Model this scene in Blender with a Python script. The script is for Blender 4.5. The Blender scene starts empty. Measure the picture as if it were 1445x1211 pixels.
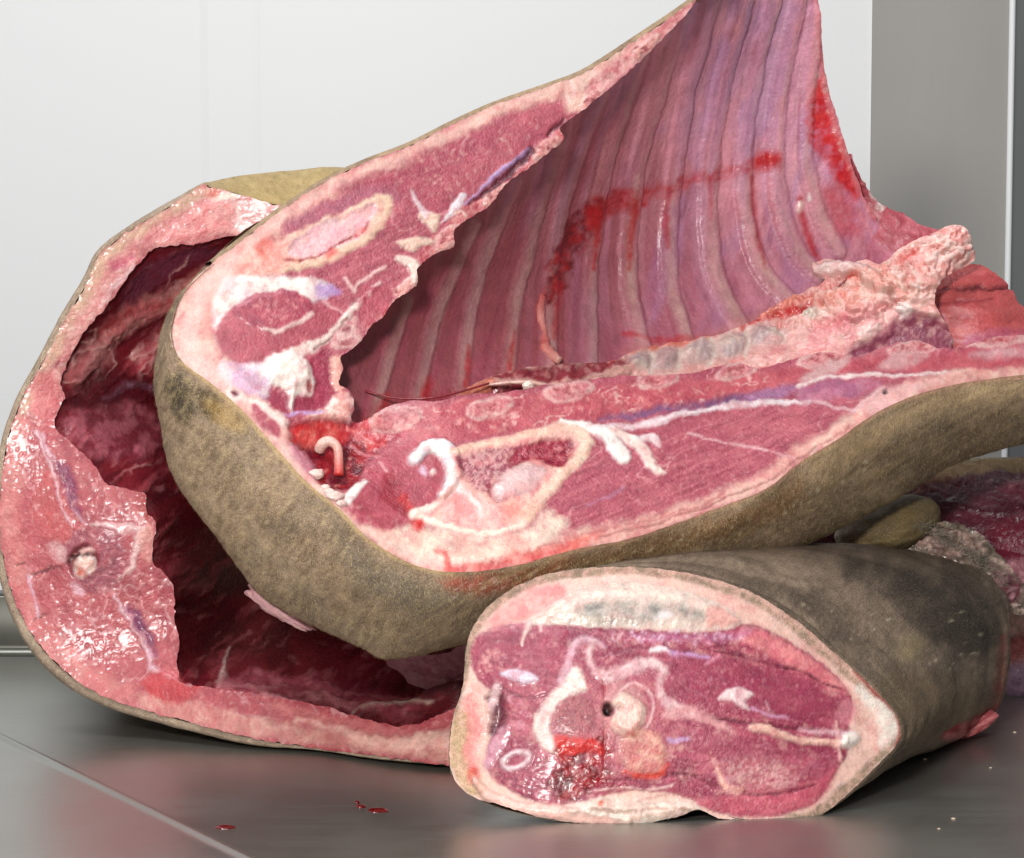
import bpy, math, random
import numpy as np
from mathutils import Vector, noise as mnoise

random.seed(7)
RNG = np.random.default_rng(11)
scene = bpy.context.scene
COL = scene.collection

# ------------------------------------------------------------------ camera
PW, PH = 1445.0, 1211.0            # size of the photograph
HFOV = math.radians(20.1)
PITCH = math.radians(6.0)
CAM_H = 0.294
F = PW / 2 / math.tan(HFOV / 2)
cam_d = bpy.data.cameras.new('camera')
cam = bpy.data.objects.new('camera', cam_d)
COL.objects.link(cam)
cam.location = (0, 0, CAM_H)
cam.rotation_euler = (math.pi / 2 - PITCH, 0, 0)
cam_d.sensor_fit = 'HORIZONTAL'
cam_d.angle = HFOV
cam_d.clip_start = 0.02
cam_d.clip_end = 50
scene.camera = cam

# ------------------------------------------------------------------ world, lamps, exposure
world = bpy.data.worlds.new('World')
scene.world = world
world.use_nodes = True
bg = world.node_tree.nodes['Background']
bg.inputs[0].default_value = (0.97, 0.98, 1.0, 1)
bg.inputs[1].default_value = 0.18


def area_lamp(name, loc, target, size, power, color, size_y=None):
    ld = bpy.data.lights.new(name, 'AREA')
    ld.energy = power
    ld.color = color
    ld.size = size
    if size_y:
        ld.shape = 'RECTANGLE'
        ld.size_y = size_y
    o = bpy.data.objects.new(name, ld)
    COL.objects.link(o)
    o.location = loc
    o.rotation_euler = (Vector(target) - Vector(loc)).to_track_quat('-Z', 'Y').to_euler()
    return o


# flash head up and to the left of the camera, a ceiling light over the left end of the table, soft room light
area_lamp('flash_lamp', (-0.22, 0.05, 0.60), (0.02, 1.36, 0.16), 0.14, 15.5, (1.0, 0.97, 0.93))
area_lamp('ceiling_lamp', (-0.50, 1.12, 1.55), (0.02, 1.36, 0.10), 0.5, 9.0, (0.98, 0.99, 1.0), 0.35)
area_lamp('room_light', (-0.25, 0.55, 2.0), (0.0, 2.0, 0.25), 1.3, 18.5, (0.97, 0.985, 1.0), 0.7)

scene.view_settings.view_transform = 'Standard'
scene.view_settings.look = 'None'
scene.view_settings.exposure = 0.02
scene.view_settings.gamma = 1.0
scene.view_settings.use_curve_mapping = False
scene.render.engine = 'CYCLES'
scene.cycles.use_denoising = True
scene.cycles.max_bounces = 8


# ------------------------------------------------------------------ helpers: geometry
CP, SP = math.cos(PITCH), math.sin(PITCH)


def at(px, py, D):
    """world point(s) seen at photo pixel px,py and standing D metres away along the floor"""
    px = np.asarray(px, float); py = np.asarray(py, float); D = np.asarray(D, float)
    u = (px - PW / 2) / F
    v = (PH / 2 - py) / F
    y = CP + v * SP
    z = v * CP - SP
    s = D / y
    return np.stack([u * s, y * s, CAM_H + z * s], -1)


def px_of(P):
    P = np.asarray(P, float)
    x, y, z = P[:, 0], P[:, 1], P[:, 2] - CAM_H
    d = y * CP - z * SP
    v = y * SP + z * CP
    return PW / 2 + F * x / d, PH / 2 - F * v / d


def S(r, g, b, k=0.92):
    c = np.array([r, g, b], float) / 255
    return np.where(c <= 0.04045, c / 12.92, ((c + 0.055) / 1.055) ** 2.4) * k


def smooth(e0, e1, x):
    t = np.clip((x - e0) / (e1 - e0 + 1e-9), 0, 1)
    return t * t * (3 - 2 * t)


def _hash(i, j, seed):
    n = (i * 374761393 + j * 668265263 + seed * 974711) & 0x7fffffff
    n = ((n ^ (n >> 13)) * 1274126177) & 0x7fffffff
    n = ((n ^ (n >> 16)) * 60493) & 0x7fffffff
    return (n & 0xffff) / 65535.0


def vnoise(x, y, seed=0):
    xi = np.floor(x).astype(np.int64); yi = np.floor(y).astype(np.int64)
    fx = x - xi; fy = y - yi
    fx = fx * fx * (3 - 2 * fx); fy = fy * fy * (3 - 2 * fy)
    a = _hash(xi, yi, seed); b = _hash(xi + 1, yi, seed)
    c = _hash(xi, yi + 1, seed); d = _hash(xi + 1, yi + 1, seed)
    return (a + (b - a) * fx) * (1 - fy) + (c + (d - c) * fx) * fy


def fbm(x, y, seed=0, octv=3):
    s = 0; a = 0.5; t = 0
    for k in range(octv):
        s = s + a * vnoise(x * 2 ** k + 17.3 * k, y * 2 ** k - 9.1 * k, seed + k)
        t += a; a *= 0.55
    return s / t


def catmull(pts, n=6, closed=False):
    P = np.asarray(pts, float)
    m = len(P)
    out = []
    segs = m if closed else m - 1
    for i in range(segs):
        if closed:
            p0, p1, p2, p3 = P[(i - 1) % m], P[i], P[(i + 1) % m], P[(i + 2) % m]
        else:
            p0, p1, p2, p3 = P[max(i - 1, 0)], P[i], P[i + 1], P[min(i + 2, m - 1)]
        for k in range(n):
            t = k / n
            out.append(0.5 * ((2 * p1) + (-p0 + p2) * t + (2 * p0 - 5 * p1 + 4 * p2 - p3) * t * t
                              + (-p0 + 3 * p1 - 3 * p2 + p3) * t ** 3))
    if not closed:
        out.append(P[-1])
    return np.array(out)


def resample(P, n):
    P = np.asarray(P, float)
    d = np.r_[0, np.cumsum(np.linalg.norm(np.diff(P, axis=0), axis=1))]
    t = np.linspace(0, d[-1], n)
    return np.stack([np.interp(t, d, P[:, k]) for k in range(P.shape[1])], 1)


def seg_dist(x, y, pts, closed=False, widths=None):
    """distance to a polyline, nearest point, and interpolated width"""
    best = np.full(x.shape, 1e9); bx = np.zeros_like(x); by = np.zeros_like(x); bw = np.zeros_like(x)
    m = len(pts)
    if m == 1:
        d = np.hypot(x - pts[0][0], y - pts[0][1])
        return d, bx + pts[0][0], by + pts[0][1], bw + (widths[0] if widths is not None else 0)
    for i in range(m if closed else m - 1):
        ax, ay = pts[i][0], pts[i][1]; cx, cy = pts[(i + 1) % m][0], pts[(i + 1) % m][1]
        dx, dy = cx - ax, cy - ay
        L = dx * dx + dy * dy + 1e-12
        t = np.clip(((x - ax) * dx + (y - ay) * dy) / L, 0, 1)
        qx = ax + t * dx; qy = ay + t * dy
        d = np.hypot(x - qx, y - qy)
        if widths is not None:
            w = widths[i] + (widths[(i + 1) % m] - widths[i]) * t
            k = (d - w) < (best - bw)
            bw = np.where(k, w, bw)
        else:
            k = d < best
        best = np.where(k, d, best); bx = np.where(k, qx, bx); by = np.where(k, qy, by)
    return best, bx, by, bw


def inside(x, y, pts):
    c = np.zeros(x.shape, bool)
    m = len(pts)
    for i in range(m):
        ax, ay = pts[i][0], pts[i][1]; cx, cy = pts[(i + 1) % m][0], pts[(i + 1) % m][1]
        if ay == cy:
            continue
        k = ((ay > y) != (cy > y)) & (x < (cx - ax) * (y - ay) / (cy - ay) + ax)
        c ^= k
    return c


class TPS:
    """thin plate through (px, py, value) control points"""
    def __init__(self, pts, lam=1e-4):
        P = np.asarray(pts, float)
        self.c = P[:, :2] / 1000.0
        n = len(P)
        K = self._k(self.c, self.c) + lam * np.eye(n)
        A = np.zeros((n + 3, n + 3))
        A[:n, :n] = K; A[:n, n] = 1; A[:n, n + 1:] = self.c
        A[n, :n] = 1; A[n + 1:, :n] = self.c.T
        self.w = np.linalg.solve(A, np.r_[P[:, 2], 0, 0, 0])

    @staticmethod
    def _k(a, b):
        r2 = ((a[:, None, :] - b[None, :, :]) ** 2).sum(-1)
        return r2 * np.log(r2 + 1e-12) * 0.5

    def __call__(self, px, py):
        q = np.stack([np.ravel(px), np.ravel(py)], 1) / 1000.0
        n = len(self.c)
        out = np.empty(len(q))
        for i in range(0, len(q), 20000):
            b = q[i:i + 20000]
            out[i:i + 20000] = self._k(b, self.c) @ self.w[:n] + self.w[n] + b @ self.w[n + 1:]
        return out.reshape(np.shape(px))


def vert_normals(V, Fc):
    N = np.zeros_like(V)
    Fc = np.asarray(Fc)
    a, b, c, d = V[Fc[:, 0]], V[Fc[:, 1]], V[Fc[:, 2]], V[Fc[:, 3]]
    fn = np.cross(c - a, d - b)
    for k in range(4):
        for j in range(3):
            N[:, j] += np.bincount(Fc[:, k], fn[:, j], len(V))
    L = np.linalg.norm(N, axis=1, keepdims=True)
    return N / np.maximum(L, 1e-12)


# ------------------------------------------------------------------ helpers: paint on a surface
class Paint:
    """colour, relief (mm), wetness and part of every vertex of a surface, by its px,py"""
    def __init__(self, px, py, col, part, rough=0.38, grain=0.5, warp=0.0):
        n = len(px)
        # torn, uneven outlines: the drawing is pulled about a little at three sizes
        wx = np.zeros(n); wy = np.zeros(n)
        if warp:
            for sc, am, sd in ((34, 4.2, 201), (12, 3.0, 205), (5, 1.7, 209)):
                wx = wx + warp * am * 2 * (vnoise(px / sc, py / sc, sd) - .5)
                wy = wy + warp * am * 2 * (vnoise(px / sc + 31.7, py / sc + 11.3, sd + 1) - .5)
        self.x = px + wx; self.y = py + wy
        self.patch = 0.42 if warp else 0.0
        self.col = np.tile(col, (n, 1)).astype(float)
        self.h = np.zeros(n)
        self.rough = np.full(n, float(rough)); self.grain = np.full(n, float(grain))
        self.lab = np.zeros(n, int)
        self.parts = [(part, None)]
        self.seed = 1

    def _apply(self, idx, m, col, h, hm, rough, grain, part, under, alpha, col2, s2):
        self.seed += 3
        if col is not None:
            c = np.asarray(col)
            if col2 is not None:
                t = smooth(0.35, 0.65, fbm(self.x[idx] / s2, self.y[idx] / s2, self.seed))[:, None]
                c = c + (np.asarray(col2) - c) * t
            if self.patch:
                q1 = fbm(self.x[idx] / 6, self.y[idx] / 6, self.seed + 7)
                q2 = fbm(self.x[idx] / 13, self.y[idx] / 13, self.seed + 9, 2)
                c = c * .96 * (1 + 0.38 * (q1 - .5))[:, None] * np.stack([np.ones(len(idx)), 1 - .30 * np.clip(q2 - .45, 0, 1), 1 - .26 * np.clip(q2 - .45, 0, 1)], 1)
                a = (m * alpha * (1 - self.patch * smooth(.48, .72, .5 * q1 + .5 * q2)))[:, None]
            else:
                a = (m * alpha)[:, None]
            self.col[idx] = self.col[idx] * (1 - a) + c * a
        if h:
            self.h[idx] += h * hm
        if rough is not None:
            self.rough[idx] += (rough - self.rough[idx]) * m
        if grain is not None:
            self.grain[idx] += (grain - self.grain[idx]) * m
        if part is not None:
            self.parts.append((part, under))
            self.lab[idx[m > 0.5]] = len(self.parts) - 1
            return len(self.parts) - 1

    def poly(self, pts, col=None, h=0, f=3, wob=2.0, ws=9, hf=None, rough=None, grain=None, part=None,
             under=None, alpha=1.0, col2=None, s2=10, sm=True, n=4):
        pts = catmull(pts, n, True) if sm else np.asarray(pts, float)
        if self.patch:
            f = f + .8; h = h * .75
        hf = hf or f * 2
        M = max(f, hf) + wob + 2
        b = (self.x > pts[:, 0].min() - M) & (self.x < pts[:, 0].max() + M) & \
            (self.y > pts[:, 1].min() - M) & (self.y < pts[:, 1].max() + M)
        idx = np.nonzero(b)[0]
        if not len(idx):
            return
        x, y = self.x[idx], self.y[idx]
        d, _, _, _ = seg_dist(x, y, pts, True)
        sd = np.where(inside(x, y, pts), -d, d)
        self.seed += 1
        sd = sd + wob * 2 * (fbm(x / ws, y / ws, self.seed) - 0.5)
        return self._apply(idx, smooth(f, -f, sd), col, h, smooth(hf * 0.4, -hf, sd), rough, grain, part, under, alpha, col2, s2)

    def stroke(self, pts, w, col=None, h=0, f=1.5, wob=1.0, ws=7, rough=None, grain=None, part=None,
               under=None, alpha=1.0, col2=None, s2=8, sm=True, round_=False):
        pts = np.asarray(pts, float)
        if self.patch:
            f = f + .9; h = h * .65
        w = np.full(len(pts), float(w)) if np.isscalar(w) else np.asarray(w, float)
        if sm and len(pts) > 2:
            q = catmull(np.c_[pts, w], 5)
            pts, w = q[:, :2], q[:, 2]
        M = w.max() + f + wob + 4
        b = (self.x > pts[:, 0].min() - M) & (self.x < pts[:, 0].max() + M) & \
            (self.y > pts[:, 1].min() - M) & (self.y < pts[:, 1].max() + M)
        idx = np.nonzero(b)[0]
        if not len(idx):
            return
        x, y = self.x[idx], self.y[idx]
        d, _, _, bw = seg_dist(x, y, pts, False, w)
        self.seed += 1
        d = np.maximum(d + wob * 2 * (fbm(x / ws, y / ws, self.seed) - 0.5), 0)
        sd = d - bw
        hm = np.sqrt(np.clip(1 - (d / (bw + 0.6)) ** 2, 0, 1)) if round_ else smooth(f, -f - 1, sd)
        return self._apply(idx, smooth(f, -f, sd), col, h, hm, rough, grain, part, under, alpha, col2, s2)

    def ring(self, c, rx, ry, rot, w, **k):
        a = np.linspace(0, 2 * math.pi, 25)
        ca, sa = math.cos(rot), math.sin(rot)
        q = [(c[0] + rx * math.cos(t) * ca - ry * math.sin(t) * sa, c[1] + rx * math.cos(t) * sa + ry * math.sin(t) * ca) for t in a]
        return self.stroke(q, w, sm=False, **k)

    def oval(self, c, rx, ry, rot=0, **k):
        a = np.linspace(0, 2 * math.pi, 16, endpoint=False)
        ca, sa = math.cos(rot), math.sin(rot)
        q = [(c[0] + rx * math.cos(t) * ca - ry * math.sin(t) * sa, c[1] + rx * math.cos(t) * sa + ry * math.sin(t) * ca) for t in a]
        return self.poly(q, n=2, **k)

    def mottle(self, col, sx, sy=None, rot=0, lo=0.5, hi=0.7, alpha=0.5, h=0, mask=None, octv=3, rough=None):
        sy = sy or sx
        self.seed += 5
        ca, sa = math.cos(rot), math.sin(rot)
        u = (self.x * ca + self.y * sa) / sx; v = (-self.x * sa + self.y * ca) / sy
        m = smooth(lo, hi, fbm(u, v, self.seed, octv)) * alpha
        if mask is not None:
            m = m * mask
        self.col = self.col * (1 - m[:, None]) + np.asarray(col) * m[:, None]
        self.h += h * m
        if rough is not None:
            self.rough += (rough - self.rough) * m

    def seams(self, col, size, rot=0.0, ratio=1.6, width=.035, alpha=.5, h=0.0, mask=None):
        """thin pale sheets of connective tissue between muscle bundles"""
        self.seed += 5
        ca, sa = math.cos(rot), math.sin(rot)
        u = (self.x * ca + self.y * sa) / (size * ratio); v = (-self.x * sa + self.y * ca) / size
        r = np.abs(fbm(u, v, self.seed, 3) - .5)
        m = smooth(width, 0, r) * alpha * smooth(.42, .62, fbm(u * .8 + 9, v * .8, self.seed + 3, 2))
        if mask is not None:
            m = m * mask
        self.col = self.col * (1 - m[:, None]) + np.asarray(col) * m[:, None]
        self.h += h * m

    def mask(self, pts, f=6):
        pts = catmull(pts, 4, True)
        d, _, _, _ = seg_dist(self.x, self.y, pts, True)
        return smooth(f, -f, np.where(inside(self.x, self.y, pts), -d, d))

    def flecks(self, n, pts, col, rmin, rmax, alpha=0.8, h=0.15, rough=None):
        """n little torn flecks inside the outline pts"""
        pts = np.asarray(pts, float)
        lo, hi = pts.min(0), pts.max(0)
        got = 0
        while got < n:
            c = lo + RNG.random(2) * (hi - lo)
            if not inside(np.array([c[0]]), np.array([c[1]]), pts)[0]:
                continue
            a = RNG.random() * 6.28; L = rmin + RNG.random() * (rmax - rmin)
            q = [c, c + L * np.array([math.cos(a), math.sin(a)]), c + L * 1.6 * np.array([math.cos(a + .7), math.sin(a + .7)])]
            self.stroke(q, [L * .35 + .5, L * .25 + .5, .4], col, h=h, f=1.4, wob=1.2, ws=4, alpha=alpha * (0.5 + 0.5 * RNG.random()), sm=False, rough=rough)
            got += 1


# ------------------------------------------------------------------ helpers: materials
def new_mat(name):
    m = bpy.data.materials.new(name)
    m.use_nodes = True
    return m, m.node_tree.nodes, m.node_tree.links, m.node_tree.nodes['Principled BSDF']


def tissue_mat(name, sss=0.12, coat=0.25, bump=0.5, scale=900, fine_amt=0.22, spec=0.5, fleck=0.0, fleck_col=(.75, .42, .42)):
    m, N, L, b = new_mat(name)
    att = N.new('ShaderNodeAttribute'); att.attribute_name = 'Col'
    aux = N.new('ShaderNodeAttribute'); aux.attribute_name = 'Aux'
    sep = N.new('ShaderNodeSeparateColor'); L.new(aux.outputs['Color'], sep.inputs[0])
    tc = N.new('ShaderNodeTexCoord')
    n1 = N.new('ShaderNodeTexNoise'); n1.inputs['Scale'].default_value = scale
    n1.inputs['Detail'].default_value = 3; n1.inputs['Roughness'].default_value = 0.6
    L.new(tc.outputs['Object'], n1.inputs['Vector'])
    n2 = N.new('ShaderNodeTexNoise'); n2.inputs['Scale'].default_value = 130
    n2.inputs['Detail'].default_value = 4
    L.new(tc.outputs['Object'], n2.inputs['Vector'])
    # colour: fine grain and slow blotches
    r1 = N.new('ShaderNodeMapRange'); r1.inputs[1].default_value = 0.3; r1.inputs[2].default_value = 0.7
    r1.inputs[3].default_value = 1 - fine_amt; r1.inputs[4].default_value = 1 + fine_amt
    L.new(n1.outputs['Fac'], r1.inputs[0])
    r2 = N.new('ShaderNodeMapRange'); r2.inputs[1].default_value = 0.3; r2.inputs[2].default_value = 0.7
    r2.inputs[3].default_value = 0.88; r2.inputs[4].default_value = 1.12
    L.new(n2.outputs['Fac'], r2.inputs[0])
    mu = N.new('ShaderNodeMath'); mu.operation = 'MULTIPLY'
    L.new(r1.outputs[0], mu.inputs[0]); L.new(r2.outputs[0], mu.inputs[1])
    mx = N.new('ShaderNodeVectorMath'); mx.operation = 'SCALE'
    L.new(att.outputs['Color'], mx.inputs[0]); L.new(mu.outputs[0], mx.inputs['Scale'])
    n4 = N.new('ShaderNodeTexNoise'); n4.inputs['Scale'].default_value = 1500; n4.inputs['Detail'].default_value = 2
    L.new(tc.outputs['Object'], n4.inputs['Vector'])
    r4 = N.new('ShaderNodeMapRange'); r4.inputs[1].default_value = 0.56; r4.inputs[2].default_value = 0.72
    r4.inputs[3].default_value = 0.0; r4.inputs[4].default_value = fleck
    L.new(n4.outputs['Fac'], r4.inputs[0])
    m4 = N.new('ShaderNodeMath'); m4.operation = 'MULTIPLY'
    L.new(r4.outputs[0], m4.inputs[0]); L.new(sep.outputs[1], m4.inputs[1])
    mxf = N.new('ShaderNodeMix'); mxf.data_type = 'RGBA'
    L.new(m4.outputs[0], mxf.inputs[0]); L.new(mx.outputs[0], mxf.inputs[6])
    mxf.inputs[7].default_value = (*fleck_col, 1)
    L.new(mxf.outputs[2], b.inputs['Base Color'])
    # roughness varies: wet and drier spots
    n3 = N.new('ShaderNodeTexNoise'); n3.inputs['Scale'].default_value = 420; n3.inputs['Detail'].default_value = 2
    L.new(tc.outputs['Object'], n3.inputs['Vector'])
    r3 = N.new('ShaderNodeMapRange'); r3.inputs[1].default_value = 0.3; r3.inputs[2].default_value = 0.7
    r3.inputs[3].default_value = -0.1; r3.inputs[4].default_value = 0.14
    L.new(n3.outputs['Fac'], r3.inputs[0])
    ad = N.new('ShaderNodeMath'); ad.operation = 'ADD'; ad.use_clamp = True
    L.new(sep.outputs[0], ad.inputs[0]); L.new(r3.outputs[0], ad.inputs[1])
    L.new(ad.outputs[0], b.inputs['Roughness'])
    # fine relief
    mb = N.new('ShaderNodeMath'); mb.operation = 'MULTIPLY'; mb.inputs[1].default_value = bump
    L.new(sep.outputs[1], mb.inputs[0])
    bp = N.new('ShaderNodeBump'); bp.inputs['Distance'].default_value = 0.0009
    L.new(mb.outputs[0], bp.inputs['Strength'])
    L.new(n1.outputs['Fac'], bp.inputs['Height'])
    bp2 = N.new('ShaderNodeBump'); bp2.inputs['Distance'].default_value = 0.002; bp2.inputs['Strength'].default_value = 0.28
    L.new(n3.outputs['Fac'], bp2.inputs['Height']); L.new(bp.outputs[0], bp2.inputs['Normal'])
    L.new(bp2.outputs[0], b.inputs['Normal'])
    b.inputs['Subsurface Weight'].default_value = sss
    b.inputs['Subsurface Radius'].default_value = (1.0, 0.35, 0.25)
    b.inputs['Subsurface Scale'].default_value = 0.004
    b.inputs['Coat Weight'].default_value = coat
    b.inputs['Coat Roughness'].default_value = 0.16
    b.inputs['Specular IOR Level'].default_value = spec
    return m


M_FLESH = tissue_mat('wet_flesh', 0.14, 0.2, 0.6, fine_amt=0.12, fleck=0.1, spec=0.42)
M_FAT = tissue_mat('fat', 0.3, 0.15, 0.5, fine_amt=0.1)
M_BONE = tissue_mat('bone', 0.2, 0.1, 0.5, fine_amt=0.14)
M_MEMB = tissue_mat('membrane', 0.15, 0.12, 0.3, fine_amt=0.10)
M_BLOOD = tissue_mat('blood', 0.05, 0.2, 0.35, fine_amt=0.15, spec=.4)
M_SKIN = tissue_mat('scraped_skin', 0.04, 0.0, 1.0, scale=1500, fine_amt=0.26, spec=0.25, fleck=0.34, fleck_col=(.46, .38, .29))
MATS = {'flesh': M_FLESH, 'fat': M_FAT, 'bone': M_BONE, 'membrane': M_MEMB, 'blood': M_BLOOD, 'skin': M_SKIN}
PART_MAT = {'fat': 'fat', 'fat_rim': 'fat', 'fat_cap': 'fat', 'fat_lump': 'fat', 'fat_strip': 'fat', 'tendon': 'fat', 'fat_flap': 'fat',
            'bone': 'bone', 'rib': 'membrane', 'rib_section': 'bone', 'marrow': 'bone', 'cartilage': 'fat', 'vertebra': 'bone',
            'spinal_cord': 'fat', 'vein': 'membrane', 'membrane': 'membrane', 'blood_clot': 'blood', 'skin': 'skin', 'rind': 'skin',
            'rib_wall': 'membrane', 'cavity_wall': 'membrane'}


# ------------------------------------------------------------------ helpers: objects
def thing(name, label, cat, loc=(0, 0, 0)):
    o = bpy.data.objects.new(name, None)
    COL.objects.link(o)
    o.location = loc
    o.empty_display_size = 0.02
    o['label'] = label
    o['category'] = cat
    return o


def raw_mesh(name, V, Fc, N=None, col=None, aux=None, mat=None, parent=None):
    me = bpy.data.meshes.new(name)
    V = np.asarray(V, np.float32); Fc = np.asarray(Fc, np.int32)
    me.vertices.add(len(V)); me.vertices.foreach_set('co', V.ravel())
    k = Fc.shape[1]
    me.loops.add(Fc.size); me.loops.foreach_set('vertex_index', Fc.ravel())
    me.polygons.add(len(Fc))
    me.polygons.foreach_set('loop_start', np.arange(0, Fc.size, k, dtype=np.int32))
    me.polygons.foreach_set('use_smooth', np.ones(len(Fc), bool))
    me.update(calc_edges=True)
    for nm, dat in (('Col', col), ('Aux', aux)):
        if dat is not None:
            a = me.attributes.new(nm, 'FLOAT_COLOR', 'POINT')
            q = np.ones((len(V), 4), np.float32); q[:, :3] = dat
            a.data.foreach_set('color', q.ravel())
    if N is not None:
        me.normals_split_custom_set_from_vertices([tuple(n) for n in N.tolist()])
    if mat:
        me.materials.append(mat)
    o = bpy.data.objects.new(name, me)
    COL.objects.link(o)
    if parent is not None:
        o.parent = parent
        o.matrix_parent_inverse = Matrix_inv(parent)
    return o


def Matrix_inv(p):
    from mathutils import Matrix
    M = Matrix.Translation(p.location)
    q = p.parent
    return M.inverted() if q is None else Matrix.Identity(4)


def emit(V, Fc, P, root, parent_map=None, drop=()):
    """displace by the relief, then hand every part its own mesh"""
    Fc = np.asarray(Fc)
    N = vert_normals(V, Fc)
    vc = V - np.array([0, 0, CAM_H])
    flip = (N * vc).sum(1).mean() > 0
    if flip:
        Fc = Fc[:, ::-1]; N = -N
    V = V + N * (P.h * 0.001)[:, None]
    N = vert_normals(V, Fc)
    col = np.clip(P.col, 0.001, 0.95)
    aux = np.stack([np.clip(P.rough, 0.05, 1), np.clip(P.grain, 0, 1), np.zeros(len(V))], 1)
    fl = P.lab[Fc]
    # part of a face: that of most of its corners
    srt = np.sort(fl, 1)
    face_lab = srt[:, 1]
    made = {}
    for L in range(len(P.parts)):
        name, under = P.parts[L]
        k = face_lab == L
        if k.sum() < 6:
            continue
        fs = Fc[k]
        used, inv = np.unique(fs, return_inverse=True)
        par = root if under is None or under not in made else made[under]
        made[L] = raw_mesh(name, V[used], inv.reshape(fs.shape), N[used], col[used], aux[used],
                           MATS[PART_MAT.get(name, 'flesh')], par)
    return made


def patch_grid(contour, depth, step=2.0, wob=0.0, ws=5, seed=3, n=4, sm=True):
    """grid over an outline; outline corners are snapped to the outline itself"""
    C = catmull(contour, n, True) if sm else np.asarray(contour, float)
    if wob:
        C = resample(np.r_[C, C[:1]], int(np.linalg.norm(np.diff(np.r_[C, C[:1]], axis=0), axis=1).sum() / 3))[:-1]
        C = C + wob * 2 * np.stack([fbm(C[:, 0] / ws, C[:, 1] / ws, seed) - .5, fbm(C[:, 0] / ws + 50, C[:, 1] / ws, seed + 1) - .5], 1)
    lo = C.min(0) - step; hi = C.max(0) + step
    xs = np.arange(lo[0], hi[0] + step, step); ys = np.arange(lo[1], hi[1] + step, step)
    gx, gy = np.meshgrid(xs, ys)
    ins = inside(gx, gy, C)
    ny, nx = gx.shape
    cell = ins[:-1, :-1] | ins[1:, :-1] | ins[:-1, 1:] | ins[1:, 1:]
    idx = np.arange(ny * nx).reshape(ny, nx)
    Fq = np.stack([idx[:-1, :-1][cell], idx[:-1, 1:][cell], idx[1:, 1:][cell], idx[1:, :-1][cell]], 1)
    used, inv = np.unique(Fq, return_inverse=True)
    x = gx.ravel()[used].copy(); y = gy.ravel()[used].copy(); i_ = ins.ravel()[used]
    out = ~i_
    _, bx, by, _ = seg_dist(x[out], y[out], C, True)
    x[out] = bx; y[out] = by
    D = depth(x, y)
    return at(x, y, D), inv.reshape(Fq.shape), x, y, C


def loft(rails, n, m):
    """smooth surface across world-space rails (each a list of points), n along, m per span"""
    R = [resample(catmull(r, 6), n) for r in rails]
    R = np.stack(R)                       # rails, n, 3
    cols = np.stack([catmull(R[:, j], m) for j in range(n)], 1)   # across, n, 3
    a, b = cols.shape[:2]
    V = cols.reshape(-1, 3)
    idx = np.arange(a * b).reshape(a, b)
    Fq = np.stack([idx[:-1, :-1].ravel(), idx[:-1, 1:].ravel(), idx[1:, 1:].ravel(), idx[1:, :-1].ravel()], 1)
    return V, Fq


def tube(name, pts, rad, col, mat, parent, nseg=8, jitter=0.0, aux=(0.35, 0.4, 0)):
    P = catmull(pts, 5)
    n = len(P)
    r = np.interp(np.linspace(0, 1, n), np.linspace(0, 1, len(rad)), rad) if not np.isscalar(rad) else np.full(n, rad)
    T = np.gradient(P, axis=0); T /= np.linalg.norm(T, axis=1, keepdims=True) + 1e-12
    up = np.array([0.1, -1, 0.2]); A = np.cross(T, up); A /= np.linalg.norm(A, axis=1, keepdims=True) + 1e-12
    B = np.cross(T, A)
    V = []
    for i in range(n):
        for k in range(nseg):
            t = 2 * math.pi * k / nseg
            rr = r[i] * (1 + jitter * (random.random() - .5))
            V.append(P[i] + rr * (math.cos(t) * A[i] + math.sin(t) * B[i]))
    Fq = []
    for i in range(n - 1):
        for k in range(nseg):
            Fq.append((i * nseg + k, i * nseg + (k + 1) % nseg, (i + 1) * nseg + (k + 1) % nseg, (i + 1) * nseg + k))
    V += [P[0], P[-1]]
    a, b = n * nseg, n * nseg + 1
    for k in range(0, nseg, 2):
        Fq.append((a, (k + 2) % nseg, (k + 1) % nseg, k))
        o = (n - 1) * nseg
        Fq.append((b, o + k, o + (k + 1) % nseg, o + (k + 2) % nseg))
    V = np.array(V)
    c = np.tile(np.asarray(col, float), (len(V), 1)) if np.ndim(col) == 1 else \
        np.r_[np.repeat(np.stack([np.interp(np.linspace(0, 1, n), np.linspace(0, 1, len(col)), np.asarray(col)[:, j]) for j in range(3)], 1), nseg, 0), [col[0], col[-1]]]
    return raw_mesh(name, V, Fq, None, c, np.tile(aux, (len(V), 1)), mat, parent)


def blob(name, c, axes, col, mat, parent, rough_amp=0.15, freq=3.0, seed=0, col2=None, nu=32, nv=20, aux=(0.38, 0.5, 0)):
    """lumpy closed body: c centre, axes three half-axis vectors"""
    A = np.asarray(axes, float)
    V, Fq, cc = [], [], []
    for i in range(nv + 1):
        th = math.pi * i / nv
        for j in range(nu):
            ph = 2 * math.pi * j / nu
            d = Vector((math.sin(th) * math.cos(ph), math.sin(th) * math.sin(ph), math.cos(th)))
            k = 1 + rough_amp * mnoise.fractal(d * freq + Vector((seed * 3.1, seed, 0)), 1.0, 2.0, 3)
            V.append(np.asarray(c) + k * (d.x * A[0] + d.y * A[1] + d.z * A[2]))
            t = 0.5 + 0.5 * mnoise.noise(d * 2.5 + Vector((seed, 7, 1)))
            cc.append(np.asarray(col) if col2 is None else np.asarray(col) * (1 - t) + np.asarray(col2) * t)
    for i in range(nv):
        for j in range(nu):
            Fq.append((i * nu + j, i * nu + (j + 1) % nu, (i + 1) * nu + (j + 1) % nu, (i + 1) * nu + j))
    return raw_mesh(name, V, Fq, None, np.array(cc), np.tile(aux, (len(V), 1)), mat, parent)


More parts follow.
